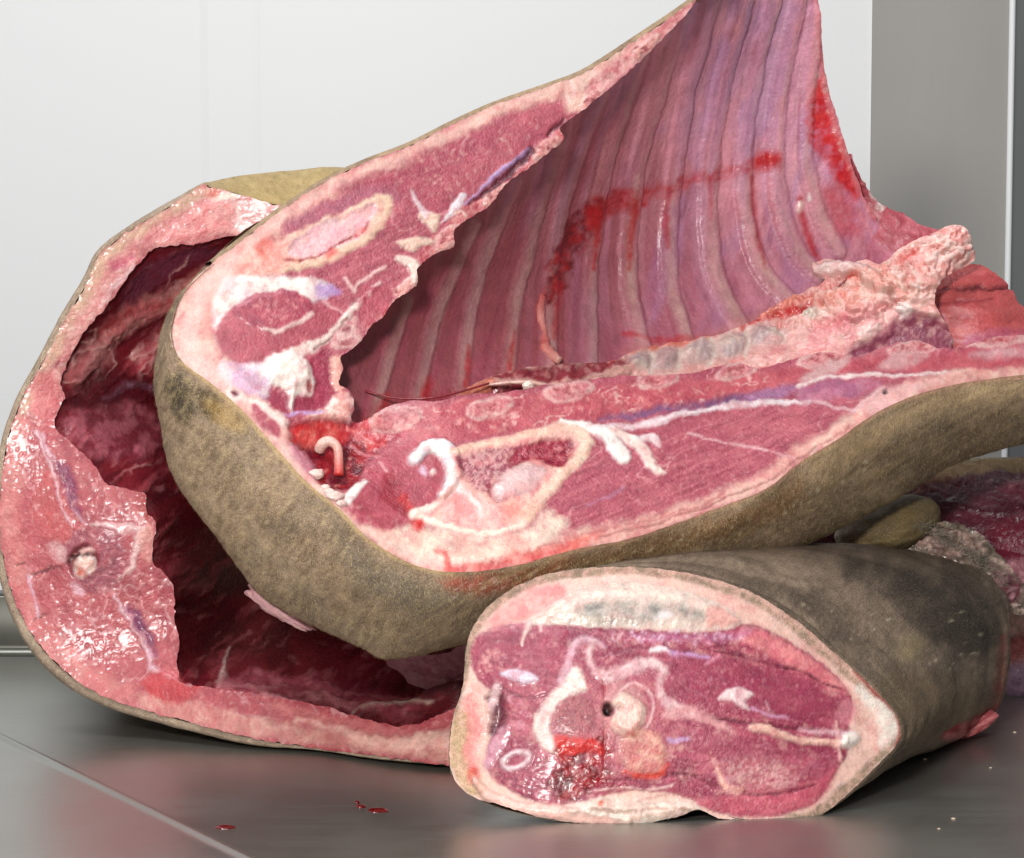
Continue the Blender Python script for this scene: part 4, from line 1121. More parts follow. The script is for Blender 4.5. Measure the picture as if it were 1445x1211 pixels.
# ragged fat: small lobes with dark clefts between them
rag = P.mask([(1070, 460), (1110, 425), (1160, 395), (1240, 368), (1300, 335), (1345, 318), (1376, 345), (1345, 390), (1310, 425), (1240, 445), (1150, 460)], 8)
cl = np.abs(fbm(P.x / 15, P.y / 10, 131) - .5)
P.h += rag * (2.2 * smooth(0, .12, cl) - 1.2)
ck = (rag * smooth(.035, 0, cl) * .7)[:, None]
P.col = P.col * (1 - ck) + S(186, 70, 66) * ck
P.flecks(26, [(940, 480), (1060, 460), (1100, 480), (980, 510)], S(240, 226, 220), 1.2, 3, .7)
emit(V, Fc, P, ribs_root)

G_D = TPS([(1280, 420, 1.462), (1340, 385, 1.466), (1400, 385, 1.470), (1450, 430, 1.468), (1500, 460, 1.466), (1500, 520, 1.44), (1330, 520, 1.44), (1400, 450, 1.448)])
V, Fc, X, Y, Cc = patch_grid([(1285, 420), (1310, 400), (1345, 380), (1375, 372), (1400, 383), (1425, 405), (1440, 430), (1470, 445), (1500, 455), (1500, 520), (1400, 520), (1300, 520), (1300, 460)], G_D, 2.5, wob=1.2)
P = Paint(X, Y, S(190, 84, 84), 'muscle_flap', rough=.34, grain=.6, warp=1.0)
P.mottle(S(168, 62, 68), 60, 8, .08, .45, .7, .6, h=.5)
P.mottle(S(206, 110, 108), 50, 10, .08, .5, .75, .5)
P.stroke([(1300, 405), (1350, 406), (1410, 402), (1432, 406)], [1.5, 2, 2.4, 1.5], S(96, 24, 34), f=2, wob=1.2, h=-2.2)
P.stroke([(1320, 430), (1360, 425), (1400, 420)], 1.2, S(140, 44, 54), f=2, wob=1.5, h=-.8)
P.poly([(1300, 420), (1320, 425), (1335, 460), (1340, 490), (1320, 490), (1300, 460)], S(216, 140, 158), f=6, wob=3, alpha=.7)
P.poly([(1360, 480), (1400, 465), (1450, 468), (1445, 482), (1370, 490)], S(176, 90, 120), f=6, wob=4, alpha=.7)
P.h += 2.5 * (fbm(P.x / 60, P.y / 22, 14) - .5)
emit(V, Fc, P, ribs_root)
# torn sheet between the rib wall and the fat
H_D = TPS([(1190, 330, 1.515), (1215, 240, 1.512), (1240, 290, 1.516), (1300, 320, 1.50), (1345, 330, 1.48), (1300, 380, 1.485), (1200, 400, 1.50), (1250, 340, 1.505)])
V, Fc, X, Y, Cc = patch_grid([(1196, 220), (1212, 245), (1228, 272), (1250, 292), (1275, 302), (1300, 318), (1330, 326), (1345, 335), (1320, 365), (1280, 390), (1220, 400), (1180, 390), (1170, 330)], H_D, 2.5, wob=2.2)
P = Paint(X, Y, S(178, 80, 92), 'torn_sheet', rough=.34, grain=.6, warp=1.0)
P.mottle(S(206, 120, 130), 22, 10, .5, .45, .7, .6, h=1.0)
P.mottle(S(140, 50, 62), 12, 6, .6, .55, .75, .5, h=-1.0)
P.poly([(1180, 380), (1200, 350), (1225, 345), (1245, 365), (1220, 375)], S(136, 56, 78), f=6, wob=3, h=-4)
P.poly([(1210, 330), (1250, 350), (1280, 365), (1240, 368), (1215, 350)], S(206, 130, 152), f=8, wob=4, alpha=.8)
P.stroke([(1232, 272), (1240, 290), (1246, 296)], [2, 3, 2], S(240, 220, 214), f=1.5, wob=1.5, h=.8)
P.poly([(1212, 280), (1228, 290), (1240, 310), (1225, 318), (1212, 300)], S(214, 150, 154), f=4, wob=3, h=.8)
emit(V, Fc, P, ribs_root)

# ================================================================== hollow section (left, behind)
hol_root = thing('hollow_carcass_section', 'hollow carcass section at the left with a dark red open cavity, behind the rib section',
                 'meat', tuple(at(450, 1060, 1.335)))
B_D = TPS([(460, 300, 1.430), (300, 262, 1.432), (190, 320, 1.424), (125, 395, 1.417), (60, 510, 1.408), (10, 620, 1.400), (-2, 740, 1.392), (20, 850, 1.384), (90, 950, 1.374), (200, 1003, 1.366),
           (280, 1024, 1.354), (360, 1045, 1.342), (450, 1056, 1.334), (540, 1070, 1.312), (668, 1080, 1.296), (660, 1000, 1.318), (400, 985, 1.354), (250, 900, 1.382), (140, 760, 1.388), (215, 735, 1.392), (75, 605, 1.404), (85, 540, 1.410), (215, 360, 1.424), (330, 340, 1.43)])
B_CONT = [(470, 306), (420, 296), (370, 284), (330, 272), (296, 264), (286, 262), (240, 291), (190, 321), (145, 356), (125, 395), (95, 446), (60, 511), (30, 566), (11, 620), (2, 680), (0, 740), (7, 800), (24, 855), (54, 908), (94, 950), (142, 980),
          (200, 1001), (280, 1023), (360, 1043), (450, 1056), (540, 1067), (668, 1078), (668, 1000), (640, 1000), (600, 1018), (560, 1024), (500, 1010), (450, 995), (400, 986), (340, 976), (290, 970), (262, 962), (250, 945), (252, 905), (246, 865), (246, 830),
          (232, 808), (214, 792), (217, 765), (220, 738), (205, 722), (206, 700), (182, 690), (150, 682), (132, 655), (105, 628), (78, 606), (82, 580), (90, 560), (86, 538), (98, 505), (118, 470),
          (135, 450), (160, 420), (175, 398), (195, 372), (216, 352), (250, 346), (290, 342), (318, 335), (360, 330), (420, 330), (470, 330)]
V, Fc, X, Y, Cc = patch_grid(B_CONT, B_D, 2.0, wob=3.2, ws=8)
P = Paint(X, Y, S(178, 78, 86), 'cut_face', rough=.40, grain=.8, warp=0.85)
P.mottle(S(150, 48, 62), 40, 24, 1.1, .45, .7, .5)
P.mottle(S(202, 112, 114), 30, 16, 1.1, .52, .78, .45)
P.mottle(S(224, 150, 148), 5, 4, 0, .6, .8, .5, h=.35)
P.mottle(S(150, 52, 66), 6, 4, 0, .6, .8, .45, h=-.4)
P.seams(S(230, 176, 178), 24, 1.1, 2.0, .03, .55, .1)
# fat below the hide: upper strip
P.poly([(470, 300), (400, 284), (300, 262), (240, 290), (150, 352), (120, 400), (60, 510), (30, 570), (60, 600), (85, 560), (90, 520), (135, 450), (190, 375), (220, 352), (320, 336), (470, 332)],
       S(222, 156, 150), col2=S(208, 128, 128), s2=22, f=3, wob=2, h=.4, part='fat', rough=.42)
P.stroke([(296, 268), (245, 294), (195, 325), (150, 360), (130, 398), (100, 448), (66, 512), (36, 568), (16, 622)], [6, 7, 7, 8, 7, 7, 6, 5, 3], S(204, 168, 138), f=6, wob=4, ws=16, alpha=.8)
P.poly([(290, 280), (340, 282), (440, 302), (460, 325), (340, 328), (310, 322)], S(234, 190, 184), col2=S(224, 160, 160), s2=14, f=5, wob=4)
P.poly([(285, 285), (318, 282), (326, 310), (316, 334), (280, 340), (240, 346), (220, 345), (250, 315)], S(222, 130, 132), col2=S(232, 160, 156), s2=8, f=6, wob=4, h=.8)
P.poly([(296, 275), (330, 272), (345, 278), (325, 284), (300, 284)], S(246, 222, 210), f=4, wob=2); P.oval((300, 272), 8, 8, 0, col=S(214, 110, 96), f=4, wob=4)
P.poly([(160, 372), (185, 360), (192, 366), (172, 378), (160, 382)], S(196, 90, 112), f=3, wob=2, h=-.4); P.oval((81, 515), 3, 9, .4, col=S(150, 50, 76), f=2, wob=1.5, h=-.6)
P.stroke([(190, 380), (165, 400), (140, 430)], [6, 5, 3], S(236, 196, 200), f=3, wob=3, alpha=.7)
P.flecks(40, [(60, 500), (90, 480), (140, 400), (200, 350), (190, 380), (110, 480), (80, 560)], S(244, 216, 206), 1.2, 3, .7)
P.poly([(40, 540), (70, 530), (86, 560), (76, 596), (50, 590)], S(214, 110, 116), f=7, wob=5, alpha=.8)
# pale pink band just inside the hide, lower left
P.stroke([(28, 600), (16, 660), (14, 740), (22, 800), (40, 855), (72, 910), (120, 955), (180, 980)], [14, 16, 16, 14, 14, 18, 18, 14], S(206, 114, 114), col2=S(216, 134, 130), s2=22, f=8, wob=5, alpha=.85)
P.poly([(60, 650), (90, 660), (105, 720), (100, 760), (70, 760), (50, 710)], S(198, 84, 84), f=12, wob=7, alpha=.6)
P.stroke([(210, 990), (280, 1008), (360, 1028), (450, 1040), (540, 1050), (665, 1060)], [12, 16, 14, 12, 14, 16], S(220, 160, 148), col2=S(206, 132, 126), s2=18, f=6, wob=4, part='fat', h=.4)
P.stroke([(420, 1012), (470, 1022), (520, 1045), (600, 1046), (665, 1040)], [7, 8, 10, 12, 12], S(236, 184, 172), f=5, wob=4, h=1.2)
P.poly([(380, 995), (440, 1000), (500, 1015), (560, 1028), (600, 1024), (560, 1040), (480, 1025), (400, 1010)], S(206, 118, 118), f=5, wob=4, h=-.6)
# white seams
P.stroke([(52, 612), (72, 650), (86, 700), (100, 745)], [3, 3, 2.5, 2], S(226, 178, 186), f=1.5, wob=1.2, h=.9, part='tendon')
P.stroke([(60, 614), (88, 662), (104, 710), (118, 738)], [2, 2, 2, 1.5], S(216, 166, 180), f=1.5, wob=1.2, h=.7, part='tendon')
P.poly([(80, 650), (96, 655), (112, 690), (116, 728), (104, 715), (90, 685)], S(138, 58, 92), f=4, wob=3, h=-.6)
P.stroke([(126, 740), (150, 742), (180, 748), (205, 746)], [3, 4, 6, 4], S(232, 186, 186), f=2, wob=2, h=.6, part='tendon')
P.stroke([(204, 748), (192, 775), (186, 800), (165, 820)], [6, 6, 4, 2], S(234, 190, 186), f=2.5, wob=2, h=.8, part='tendon')
P.poly([(196, 760), (210, 738), (218, 770), (214, 792), (202, 785)], S(228, 160, 152), f=3, wob=2, h=.6)
P.stroke([(160, 845), (185, 880), (203, 915), (214, 942), (245, 956)], [2.5, 2.5, 3, 4, 3], S(222, 174, 184), f=1.5, wob=1.2, h=.9, part='tendon')
P.stroke([(178, 858), (200, 895), (214, 930)], 1.8, S(210, 156, 176), f=1.5, wob=1, h=.7)
P.poly([(182, 858), (200, 866), (216, 900), (218, 925), (205, 905), (190, 880)], S(126, 50, 92), f=4, wob=3, h=-.8)
P.stroke([(42, 815), (48, 840), (56, 870)], 1.5, S(220, 180, 196), f=1.5); P.stroke([(50, 812), (75, 806), (90, 804)], [1.5, 2, 1], S(80, 24, 34), f=1.5, wob=1.5, h=-1.0); P.stroke([(22, 798), (34, 794)], [1.5, 1], S(80, 24, 34), f=1.2, h=-1); P.stroke([(50, 874), (70, 868)], 1.2, S(80, 24, 34), f=1.2, h=-1)
P.poly([(100, 755), (140, 745), (170, 755), (180, 790), (165, 825), (135, 838), (108, 825), (95, 790)], S(166, 78, 92), col2=S(146, 64, 80), s2=5, f=6, wob=4, grain=1, part='vertebra', h=.2)
P.oval((82, 780), 10, 16, -.5, col=S(232, 190, 190), f=6, wob=4, alpha=.8); P.oval((108, 832), 6, 12, -.3, col=S(226, 180, 190), f=4, wob=3, alpha=.8)
P.oval((117, 790), 20, 24, .2, col=S(120, 40, 48), f=2.5, wob=1.5, h=-3, hf=7)
P.oval((119, 797), 15, 16, .2, col=S(236, 190, 176), col2=S(246, 226, 220), s2=7, f=2.5, wob=2, h=5.0, hf=9, part='spinal_cord', rough=.3)
P.oval((122, 776), 12, 5, -.1, col=S(232, 186, 180), f=2, wob=1.5, h=3, hf=5); P.stroke([(98, 792), (102, 786), (114, 784), (124, 782)], 1.8, S(30, 10, 14), f=1.5, h=-2)
P.oval((118, 808), 8, 5, .3, col=S(214, 80, 60), f=3, wob=2, alpha=.8)
P.poly([(230, 945), (262, 948), (282, 965), (270, 985), (240, 990), (212, 978), (208, 960)], S(196, 64, 70), f=6, wob=4, h=.8); P.oval((262, 960), 12, 5, .5, col=S(100, 16, 28), f=3, wob=2, h=-2)
P.poly([(200, 690), (216, 700), (218, 730), (200, 735), (190, 710)], S(170, 60, 60), f=5, wob=3)
P.flecks(200, [(40, 640), (90, 630), (150, 690), (200, 700), (240, 850), (240, 940), (150, 920), (80, 850), (50, 760)], S(232, 170, 168), 1.0, 2.6, .8, h=.5, rough=.15)
emit(V, Fc, P, hol_root)

# hide of the hollow section
rb = [(560, 322), (470, 306), (420, 296), (370, 284), (330, 272), (296, 264), (286, 262), (240, 291), (190, 321), (145, 356), (125, 395), (95, 446), (60, 511), (30, 566), (11, 620), (2, 680), (0, 740), (7, 800), (24, 855), (54, 908), (94, 950), (142, 980),
      (200, 1001), (280, 1023), (360, 1043), (450, 1056), (540, 1067), (668, 1078)]
rq = [(560, 250), (470, 240), (415, 243), (365, 247), (330, 250), (296, 257), (284, 260), (236, 286), (186, 316), (139, 352), (118, 392), (88, 442), (53, 508), (23, 563), (4, 618), (-6, 680), (-8, 742), (-2, 803), (14, 861), (44, 917), (86, 960), (136, 990),
      (196, 1011), (278, 1032), (358, 1052), (450, 1064), (540, 1076), (668, 1084)]
db = B_D(np.array([p[0] for p in rb], float), np.array([p[1] for p in rb], float)); db[0] = db[1]
B0 = [at(p[0], p[1], d + .0005) for p, d in zip(rb, db)]
B1 = [at(p[0], p[1], d + float(np.interp(i, [0, 2, 8], [.05, .05, .010]))) for i, (p, d) in enumerate(zip(rq, db))]
for w in B1: w[2] = max(w[2], .0012)
cen = np.array(at(330, 680, 1.48))
B2 = [w * .98 + cen * .02 + np.array([.0, .07, .0]) for w in B1]
B25 = [w * .9 + cen * .1 for w in B1]
for w in B25: w[1] = 1.565; w[2] = max(w[2], .0012)
B3 = [w * .35 + cen * .65 + np.array([.02, 0, .0]) for w in B1]
for w in B3: w[1] = 1.577
for w in B2 + B3: w[2] = max(w[2], .0012)
for w in B2 + B3: w[1] = min(w[1], 1.576)
V, Fc = loft([B0, B1, B2, B25, B3], 420, 12)
X, Y = px_of(V)
P = Paint(X, Y, SKIN, 'skin', rough=.6, grain=.8)
skin_paint(P, S(174, 152, 132), S(134, 114, 98), S(202, 180, 156), 3)
tp = smooth(330, 280, P.y)[:, None] * smooth(240, 330, P.x)[:, None]
P.col = P.col * (1 - .75 * tp) + S(190, 162, 100) * .75 * tp
P.mottle(S(206, 186, 130), 4, 3, .5, .55, .8, .5, mask=tp[:, 0]); P.mottle(S(120, 104, 56), 4, 3, .5, .6, .8, .5, mask=tp[:, 0])
P.h += 0.5 * (fbm(P.x / 12, P.y / 12, 61) - .5)
emit(V, Fc, P, hol_root)

# inside of the hollow
def rim_in(a, b):
    """pixels inside the hollow from the rim, 0 outside"""
    d_, _, _, _ = seg_dist(np.asarray(a, float), np.asarray(b, float), np.array(inner_rim, float))
    return np.where(inside(np.asarray(a, float), np.asarray(b, float), np.array(list(inner_rim) + [(560, 420), (690, 700)], float)), d_, 0)


inner_rim = B_CONT[B_CONT.index((640, 1000)):B_CONT.index((318, 335)) + 1]
Q_D = TPS([(p[0], p[1], float(B_D(np.array([p[0]], float), np.array([p[1]], float))[0]) + .0035) for p in inner_rim] + [(690, 1020, 1.335),
           (240, 420, 1.455), (200, 520, 1.458), (150, 480, 1.44), (160, 600, 1.44), (250, 650, 1.48), (320, 760, 1.545), (330, 880, 1.53), (420, 900, 1.52), (420, 960, 1.43), (520, 970, 1.43), (600, 950, 1.42), (600, 880, 1.50), (450, 600, 1.52), (600, 700, 1.52), (400, 420, 1.515), (680, 900, 1.46)])
V, Fc, X, Y, Cc = patch_grid([(330, 322), (280, 334), (220, 344), (185, 372), (150, 415), (122, 450), (90, 500), (74, 540), (76, 570), (66, 608), (100, 636), (130, 672), (160, 698), (195, 705), (200, 740), (205, 800), (230, 830), (236, 900), (240, 955), (290, 985),
                              (400, 1005), (500, 1030), (560, 1042), (690, 1020), (690, 700), (560, 420), (430, 322)], lambda a, b: np.maximum(Q_D(a, b), B_D(a, b) + .0022 + .012 * smooth(0, 60, rim_in(a, b))), 2.0, wob=1.0)
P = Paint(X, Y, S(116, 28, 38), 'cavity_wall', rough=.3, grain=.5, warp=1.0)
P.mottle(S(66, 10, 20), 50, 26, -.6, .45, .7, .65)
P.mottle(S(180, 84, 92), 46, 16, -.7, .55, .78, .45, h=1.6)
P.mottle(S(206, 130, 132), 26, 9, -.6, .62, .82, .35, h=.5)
P.poly([(300, 352), (240, 356), (190, 392), (165, 430), (190, 425), (250, 385), (300, 365)], S(120, 52, 72), f=6, wob=4, h=-1)
P.poly([(300, 375), (240, 410), (180, 430), (130, 480), (95, 530), (110, 545), (150, 500), (190, 460), (260, 430), (290, 410)], S(240, 176, 170), col2=S(226, 130, 130), s2=24, f=8, wob=5, h=3, hf=18, part='membrane')
P.stroke([(290, 395), (220, 425), (170, 440), (120, 500), (95, 550)], [2, 3, 3, 3, 2], S(160, 20, 34), f=4, wob=3, alpha=.8)
P.poly([(262, 436), (225, 470), (185, 520), (215, 540), (245, 500), (270, 460)], S(224, 140, 142), col2=S(186, 76, 86), s2=18, f=9, wob=6, alpha=.9, h=2.5)
P.poly([(120, 490), (150, 470), (165, 490), (140, 530), (112, 560), (100, 540)], S(210, 130, 132), f=8, wob=5, alpha=.75, h=1)
P.seams(S(230, 170, 166), 26, -.7, 2.2, .05, .7, .8, mask=P.mask([(300, 350), (160, 420), (80, 540), (80, 620), (240, 660), (300, 420)], 12))
P.stroke([(150, 560), (185, 545), (220, 550)], [3, 5, 2], S(204, 160, 190), f=4, wob=3, h=.6)
P.poly([(100, 540), (140, 520), (220, 540), (230, 570), (150, 580), (100, 580)], S(90, 10, 26), f=10, wob=6, alpha=.85)
P.poly([(85, 600), (110, 580), (200, 575), (230, 600), (225, 640), (150, 650), (110, 630)], S(176, 92, 104), col2=S(132, 48, 62), s2=14, f=8, wob=5, h=2)
P.stroke([(205, 742), (212, 760), (210, 785)], [3, 3, 2], S(214, 160, 160), f=2, wob=2, h=1)
P.stroke([(326, 915), (315, 945), (308, 965), (316, 955)], [1.5, 2.5, 4, 3], S(224, 180, 172), f=2, wob=1.5, h=1.5, part='tendon')
P.poly([(300, 965), (360, 950), (440, 958), (520, 985), (580, 1000), (560, 1015), (440, 990), (340, 985)], S(196, 108, 116), col2=S(172, 78, 92), s2=14, f=7, wob=5, h=2)
P.stroke([(500, 1004), (560, 994), (610, 990)], [2, 3, 2], S(226, 190, 176), f=2, wob=1.5, h=1)
for k in range(14):
    x0 = RNG.uniform(300, 480); y0 = RNG.uniform(955, 985)
    P.stroke([(x0, y0), (x0 + 50, y0 + RNG.uniform(0, 14)), (x0 + 100, y0 + RNG.uniform(8, 26))], [1, 2, .8], S(214, 140, 146) if k % 2 else S(120, 40, 56), f=2, wob=2.5, ws=16, h=.8 if k % 2 else -.8, alpha=.7)
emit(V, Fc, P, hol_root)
# flap of lining folded forward at the lower right
L_D = TPS([(545, 932, 1.40), (600, 925, 1.392), (680, 915, 1.388), (680, 1010, 1.372), (640, 1004, 1.374), (590, 965, 1.386)])
V, Fc, X, Y, Cc = patch_grid([(545, 934), (570, 928), (620, 922), (690, 910), (690, 1008), (650, 1004), (628, 1000), (612, 992), (600, 974), (578, 968), (566, 950)], L_D, 2.0, wob=5, ws=14)
P = Paint(X, Y, S(204, 130, 142), 'lining_flap', rough=.3, grain=.3, warp=1.0)
P.mottle(S(180, 92, 112), 22, 10, .6, .5, .7, .6); P.mottle(S(222, 166, 170), 18, 8, .5, .5, .75, .5, h=.6)
P.stroke([(610, 985), (640, 955), (670, 940)], [2, 2, 2], S(140, 60, 80), f=2.5, wob=2, h=-.6)
emit(V, Fc, P, hol_root)
# lip of flesh hanging below the hide of the rib section
blob('hanging_lip', at(395, 858, 1.312), [at(440, 884, 1.312) - at(395, 858, 1.312), np.array([0, .006, 0]), np.array([.0012, 0, .0045])], S(200, 140, 150), M_MEMB, ribs_root, .3, 2.2, 4, S(222, 176, 172))

# ================================================================== neck joint (front)
neck_root = thing('neck_joint', 'thick olive brown joint in front, its oval sawn face with spine section facing forward', 'meat', tuple(at(900, 1160, 1.20)))
C_D = TPS([(632, 1060, 1.222), (655, 940, 1.232), (690, 855, 1.243), (790, 805, 1.252), (930, 802, 1.255), (1060, 835, 1.256), (1160, 905, 1.254), (1235, 975, 1.250), (1272, 1030, 1.246), (1225, 1090, 1.232), (1150, 1155, 1.212),
           (1040, 1158, 1.206), (890, 1167, 1.2015), (760, 1153, 1.2015), (675, 1128, 1.209), (900, 980, 1.220), (1080, 1000, 1.226), (760, 980, 1.221)])
C_CONT = [(634, 1050), (640, 1010), (652, 975), (656, 945), (658, 915), (668, 885), (692, 853), (735, 824), (790, 806), (860, 800), (930, 803), (1000, 816), (1060, 836), (1110, 866), (1160, 906), (1205, 946), (1237, 976), (1260, 1002),
          (1271, 1030), (1262, 1055), (1228, 1090), (1192, 1125), (1150, 1154), (1100, 1157), (1070, 1160), (1045, 1157), (1015, 1155), (985, 1142), (965, 1150), (930, 1159), (890, 1167), (830, 1163), (760, 1153), (705, 1136), (676, 1128), (652, 1114), (637, 1088)]
V, Fc, X, Y, CcC = patch_grid(C_CONT, C_D, 2.0, wob=1.6, ws=6)
P = Paint(X, Y, S(226, 184, 170), 'fat_rim', rough=.42, grain=.5, warp=0.42)
P.mottle(S(214, 146, 142), 30, 14, .3, .48, .72, .5)
P.mottle(S(236, 196, 188), 20, 9, .3, .5, .75, .5)
# rind: translucent cut edge of the hide
top = [(640, 1005), (654, 960), (660, 915), (670, 888), (694, 856), (736, 828), (790, 810), (860, 804), (930, 807), (1000, 820), (1060, 840), (1108, 870), (1158, 910), (1202, 950), (1234, 980), (1256, 1004), (1266, 1030), (1256, 1053), (1222, 1088), (1186, 1122), (1146, 1150), (1110, 1155)]
P.stroke(top, [4, 4, 7, 7, 8, 8, 7, 7, 7, 8, 9, 10, 10, 9, 8, 7, 6, 5, 6, 8, 7, 4], S(152, 130, 110), f=3, wob=2, ws=9, col2=S(186, 150, 132), s2=8, part='rind', rough=.5, grain=.6)
P.stroke([(x + 1, y - 2) for x, y in top[8:15]], 2.2, S(214, 170, 156), f=2, wob=2.5, ws=5, h=.9)
P.stroke([(1215, 975), (1240, 1000), (1254, 1026), (1246, 1048)], [8, 12, 13, 8], S(240, 226, 214), f=5, wob=3)
P.stroke([(1206, 948), (1236, 978), (1262, 1006), (1270, 1034), (1264, 1052)], [2, 3, 4, 4, 2], S(150, 46, 40), f=2, wob=1.5, alpha=.85)
P.poly([(690, 880), (700, 862), (740, 836), (790, 822), (800, 840), (770, 862), (730, 880), (700, 890)], S(220, 138, 136), col2=S(230, 160, 154), s2=16, f=6, wob=4)
# muscle
MUS = [(666, 915), (676, 896), (700, 884), (745, 880), (800, 884), (900, 889), (985, 893), (1048, 882), (1100, 896), (1150, 930), (1186, 962), (1200, 990), (1196, 1030), (1196, 1062), (1178, 1095), (1148, 1132), (1100, 1152), (1045, 1152), (1010, 1146), (975, 1128),
       (940, 1118), (880, 1116), (835, 1128), (790, 1136), (745, 1128), (704, 1105), (688, 1080), (692, 1045), (704, 1010), (700, 985), (676, 960), (664, 938)]
P.poly(MUS, S(152, 54, 82), col2=S(168, 70, 92), s2=46, f=2.5, wob=2.5, ws=9, h=.5, part='muscle', rough=.38, grain=.8)
mk = P.mask(MUS, 3)
P.mottle(S(126, 34, 60), 50, 16, .25, .48, .72, .55, mask=mk)
P.mottle(S(190, 96, 112), 44, 3.5, .22, .52, .76, .4, mask=mk)
P.mottle(S(112, 28, 54), 44, 3.5, .22, .54, .78, .4, h=-.1, mask=mk)
P.mottle(S(196, 104, 120), 34, 9, .25, .55, .78, .5, mask=mk)
P.mottle(S(214, 140, 146), 5, 3, .25, .64, .8, .5, h=.35, mask=mk)
P.mottle(S(128, 38, 62), 7, 4, .25, .64, .85, .5, h=-.4, mask=mk)
P.seams(S(218, 150, 166), 26, .2, 2.4, .03, .6, .1, mask=mk)
P.seams(S(104, 24, 56), 30, .2, 2.6, .022, .6, -.25, mask=mk)
P.poly([(1050, 890), (1100, 900), (1150, 934), (1190, 966), (1192, 980), (1160, 968), (1120, 946), (1080, 922), (1046, 905)], S(210, 112, 122), col2=S(222, 136, 138), s2=14, f=4, wob=2, h=.9, hf=10)
P.stroke([(1100, 940), (1130, 948), (1160, 966), (1190, 975)], [1.2, 2, 1.8, 1], S(96, 20, 44), f=1.5, wob=1.5, h=-1.2)
P.stroke([(990, 915), (1040, 925), (1100, 938)], [1, 1.6, 1], S(110, 26, 54), f=1.6, wob=1.5, h=-.8); P.stroke([(850, 925), (900, 915), (980, 922)], [1, 2, 1], S(120, 30, 60), f=3, wob=2, h=-.6)
P.stroke([(700, 1145), (800, 1148), (960, 1118)], 1, S(140, 50, 60), f=2, alpha=.4)
P.poly([(985, 1130), (1060, 1120), (1130, 1112), (1180, 1080), (1178, 1098), (1150, 1132), (1090, 1152), (1030, 1150)], S(200, 98, 112), col2=S(184, 76, 98), s2=14, f=6, wob=3, h=.4)
P.stroke([(1010, 1108), (1060, 1122), (1110, 1118), (1150, 1108)], [1, 2, 2, 1], S(110, 26, 50), f=2, wob=1.5, h=-1.2)
P.poly([(900, 895), (1000, 897), (1060, 890), (1040, 904), (980, 906), (900, 904)], S(190, 120, 160), f=5, wob=3, alpha=.5)
P.poly([(672, 915), (700, 890), (790, 888), (800, 905), (780, 940), (760, 960), (720, 968), (690, 960)], S(156, 58, 84), col2=S(168, 72, 94), s2=20, f=4, wob=3, h=.5, hf=9, alpha=.7)
P.poly([(945, 930), (1040, 930), (1120, 955), (1170, 985), (1165, 1012), (1090, 1010), (1000, 1000), (950, 985)], S(146, 48, 78), col2=S(160, 62, 88), s2=22, f=4, wob=3, h=.5, hf=9, alpha=.75)
P.poly([(960, 1030), (1040, 1040), (1130, 1060), (1180, 1070), (1150, 1100), (1060, 1066), (980, 1062)], S(170, 82, 102), col2=S(152, 60, 84), s2=14, f=5, wob=3, h=.3, alpha=.75)
P.stroke([(955, 1000), (1010, 1014), (1080, 1024), (1160, 1030)], [1, 2, 2, 1], S(104, 26, 50), f=2, wob=2, h=-.8)
P.stroke([(800, 1098), (870, 1102), (960, 1092), (1010, 1110)], [1, 1.6, 2, 1.4], S(108, 22, 44), f=2.5, wob=2.5, h=-.8)
P.stroke([(700, 965), (740, 985), (770, 980)], [1.4, 2, 1.4], S(108, 28, 52), f=2, wob=2, h=-.8)
# fat cap
fc = P.poly([(748, 880), (775, 862), (800, 842), (830, 828), (880, 824), (930, 828), (985, 840), (1024, 858), (1046, 878), (1030, 888), (985, 891), (930, 888), (880, 884), (820, 884), (780, 880)],
            S(236, 218, 204), col2=S(226, 200, 190), s2=16, f=3, wob=2.5, h=3.2, hf=16, part='fat_cap', rough=.3, grain=.4)
P.poly([(808, 866), (840, 852), (900, 852), (960, 858), (1000, 868), (1010, 880), (960, 878), (900, 880), (840, 880)], S(128, 124, 120), col2=S(172, 162, 152), s2=22, f=9, wob=5, alpha=.9, h=-.8)
P.poly([(1000, 858), (1030, 868), (1044, 880), (1015, 888), (995, 884)], S(236, 178, 168), f=5, wob=3); P.oval((935, 872), 12, 5, -.3, col=S(236, 220, 220), f=5, wob=3)
P.stroke([(748, 880), (742, 895), (736, 910)], [4, 3, 2], S(232, 190, 184), f=1.8, wob=1.5, h=.8, part='tendon'); P.stroke([(762, 878), (764, 890)], 2, S(232, 190, 184), f=1.5)
P.flecks(60, [(860, 888), (1020, 893), (1060, 905), (980, 912), (860, 905)], S(234, 200, 220), 1, 2.4, .8, rough=.12)
# vertebra: porous body, pale bone, canal with cord
vb = P.poly([(792, 950), (808, 935), (830, 950), (850, 965), (880, 958), (920, 952), (940, 985), (950, 1010), (945, 1050), (920, 1085), (880, 1095), (850, 1070), (815, 1062), (785, 1050), (775, 1010)], S(170, 80, 98), col2=S(190, 104, 112), s2=10, f=6, wob=4, part='vertebra', grain=1, h=.2)
P.stroke([(792, 962), (806, 925), (816, 908), (834, 903), (850, 912)], [5, 5, 4.5, 4, 2], S(216, 172, 184), f=3, wob=2, h=.6)
P.stroke([(838, 906), (831, 922), (836, 942), (854, 956), (876, 952), (896, 942), (922, 936), (936, 946), (931, 962), (934, 984), (955, 1000), (985, 1010)], [3, 3.5, 5, 7, 9, 9, 7, 6, 5.5, 6, 8, 6], S(216, 166, 170), f=3.5, wob=2.5, h=.7, col2=S(230, 196, 196), s2=9)
P.poly([(800, 955), (812, 942), (826, 962), (824, 974), (806, 978), (794, 970)], S(244, 226, 216), f=3, wob=2.5, h=1.0)
P.stroke([(800, 974), (778, 992), (766, 1018), (770, 1044), (788, 1060)], [10, 11, 12, 12, 7], S(236, 212, 204), f=3.2, wob=3, ws=6, h=.7, part='bone', under=vb, rough=.4)
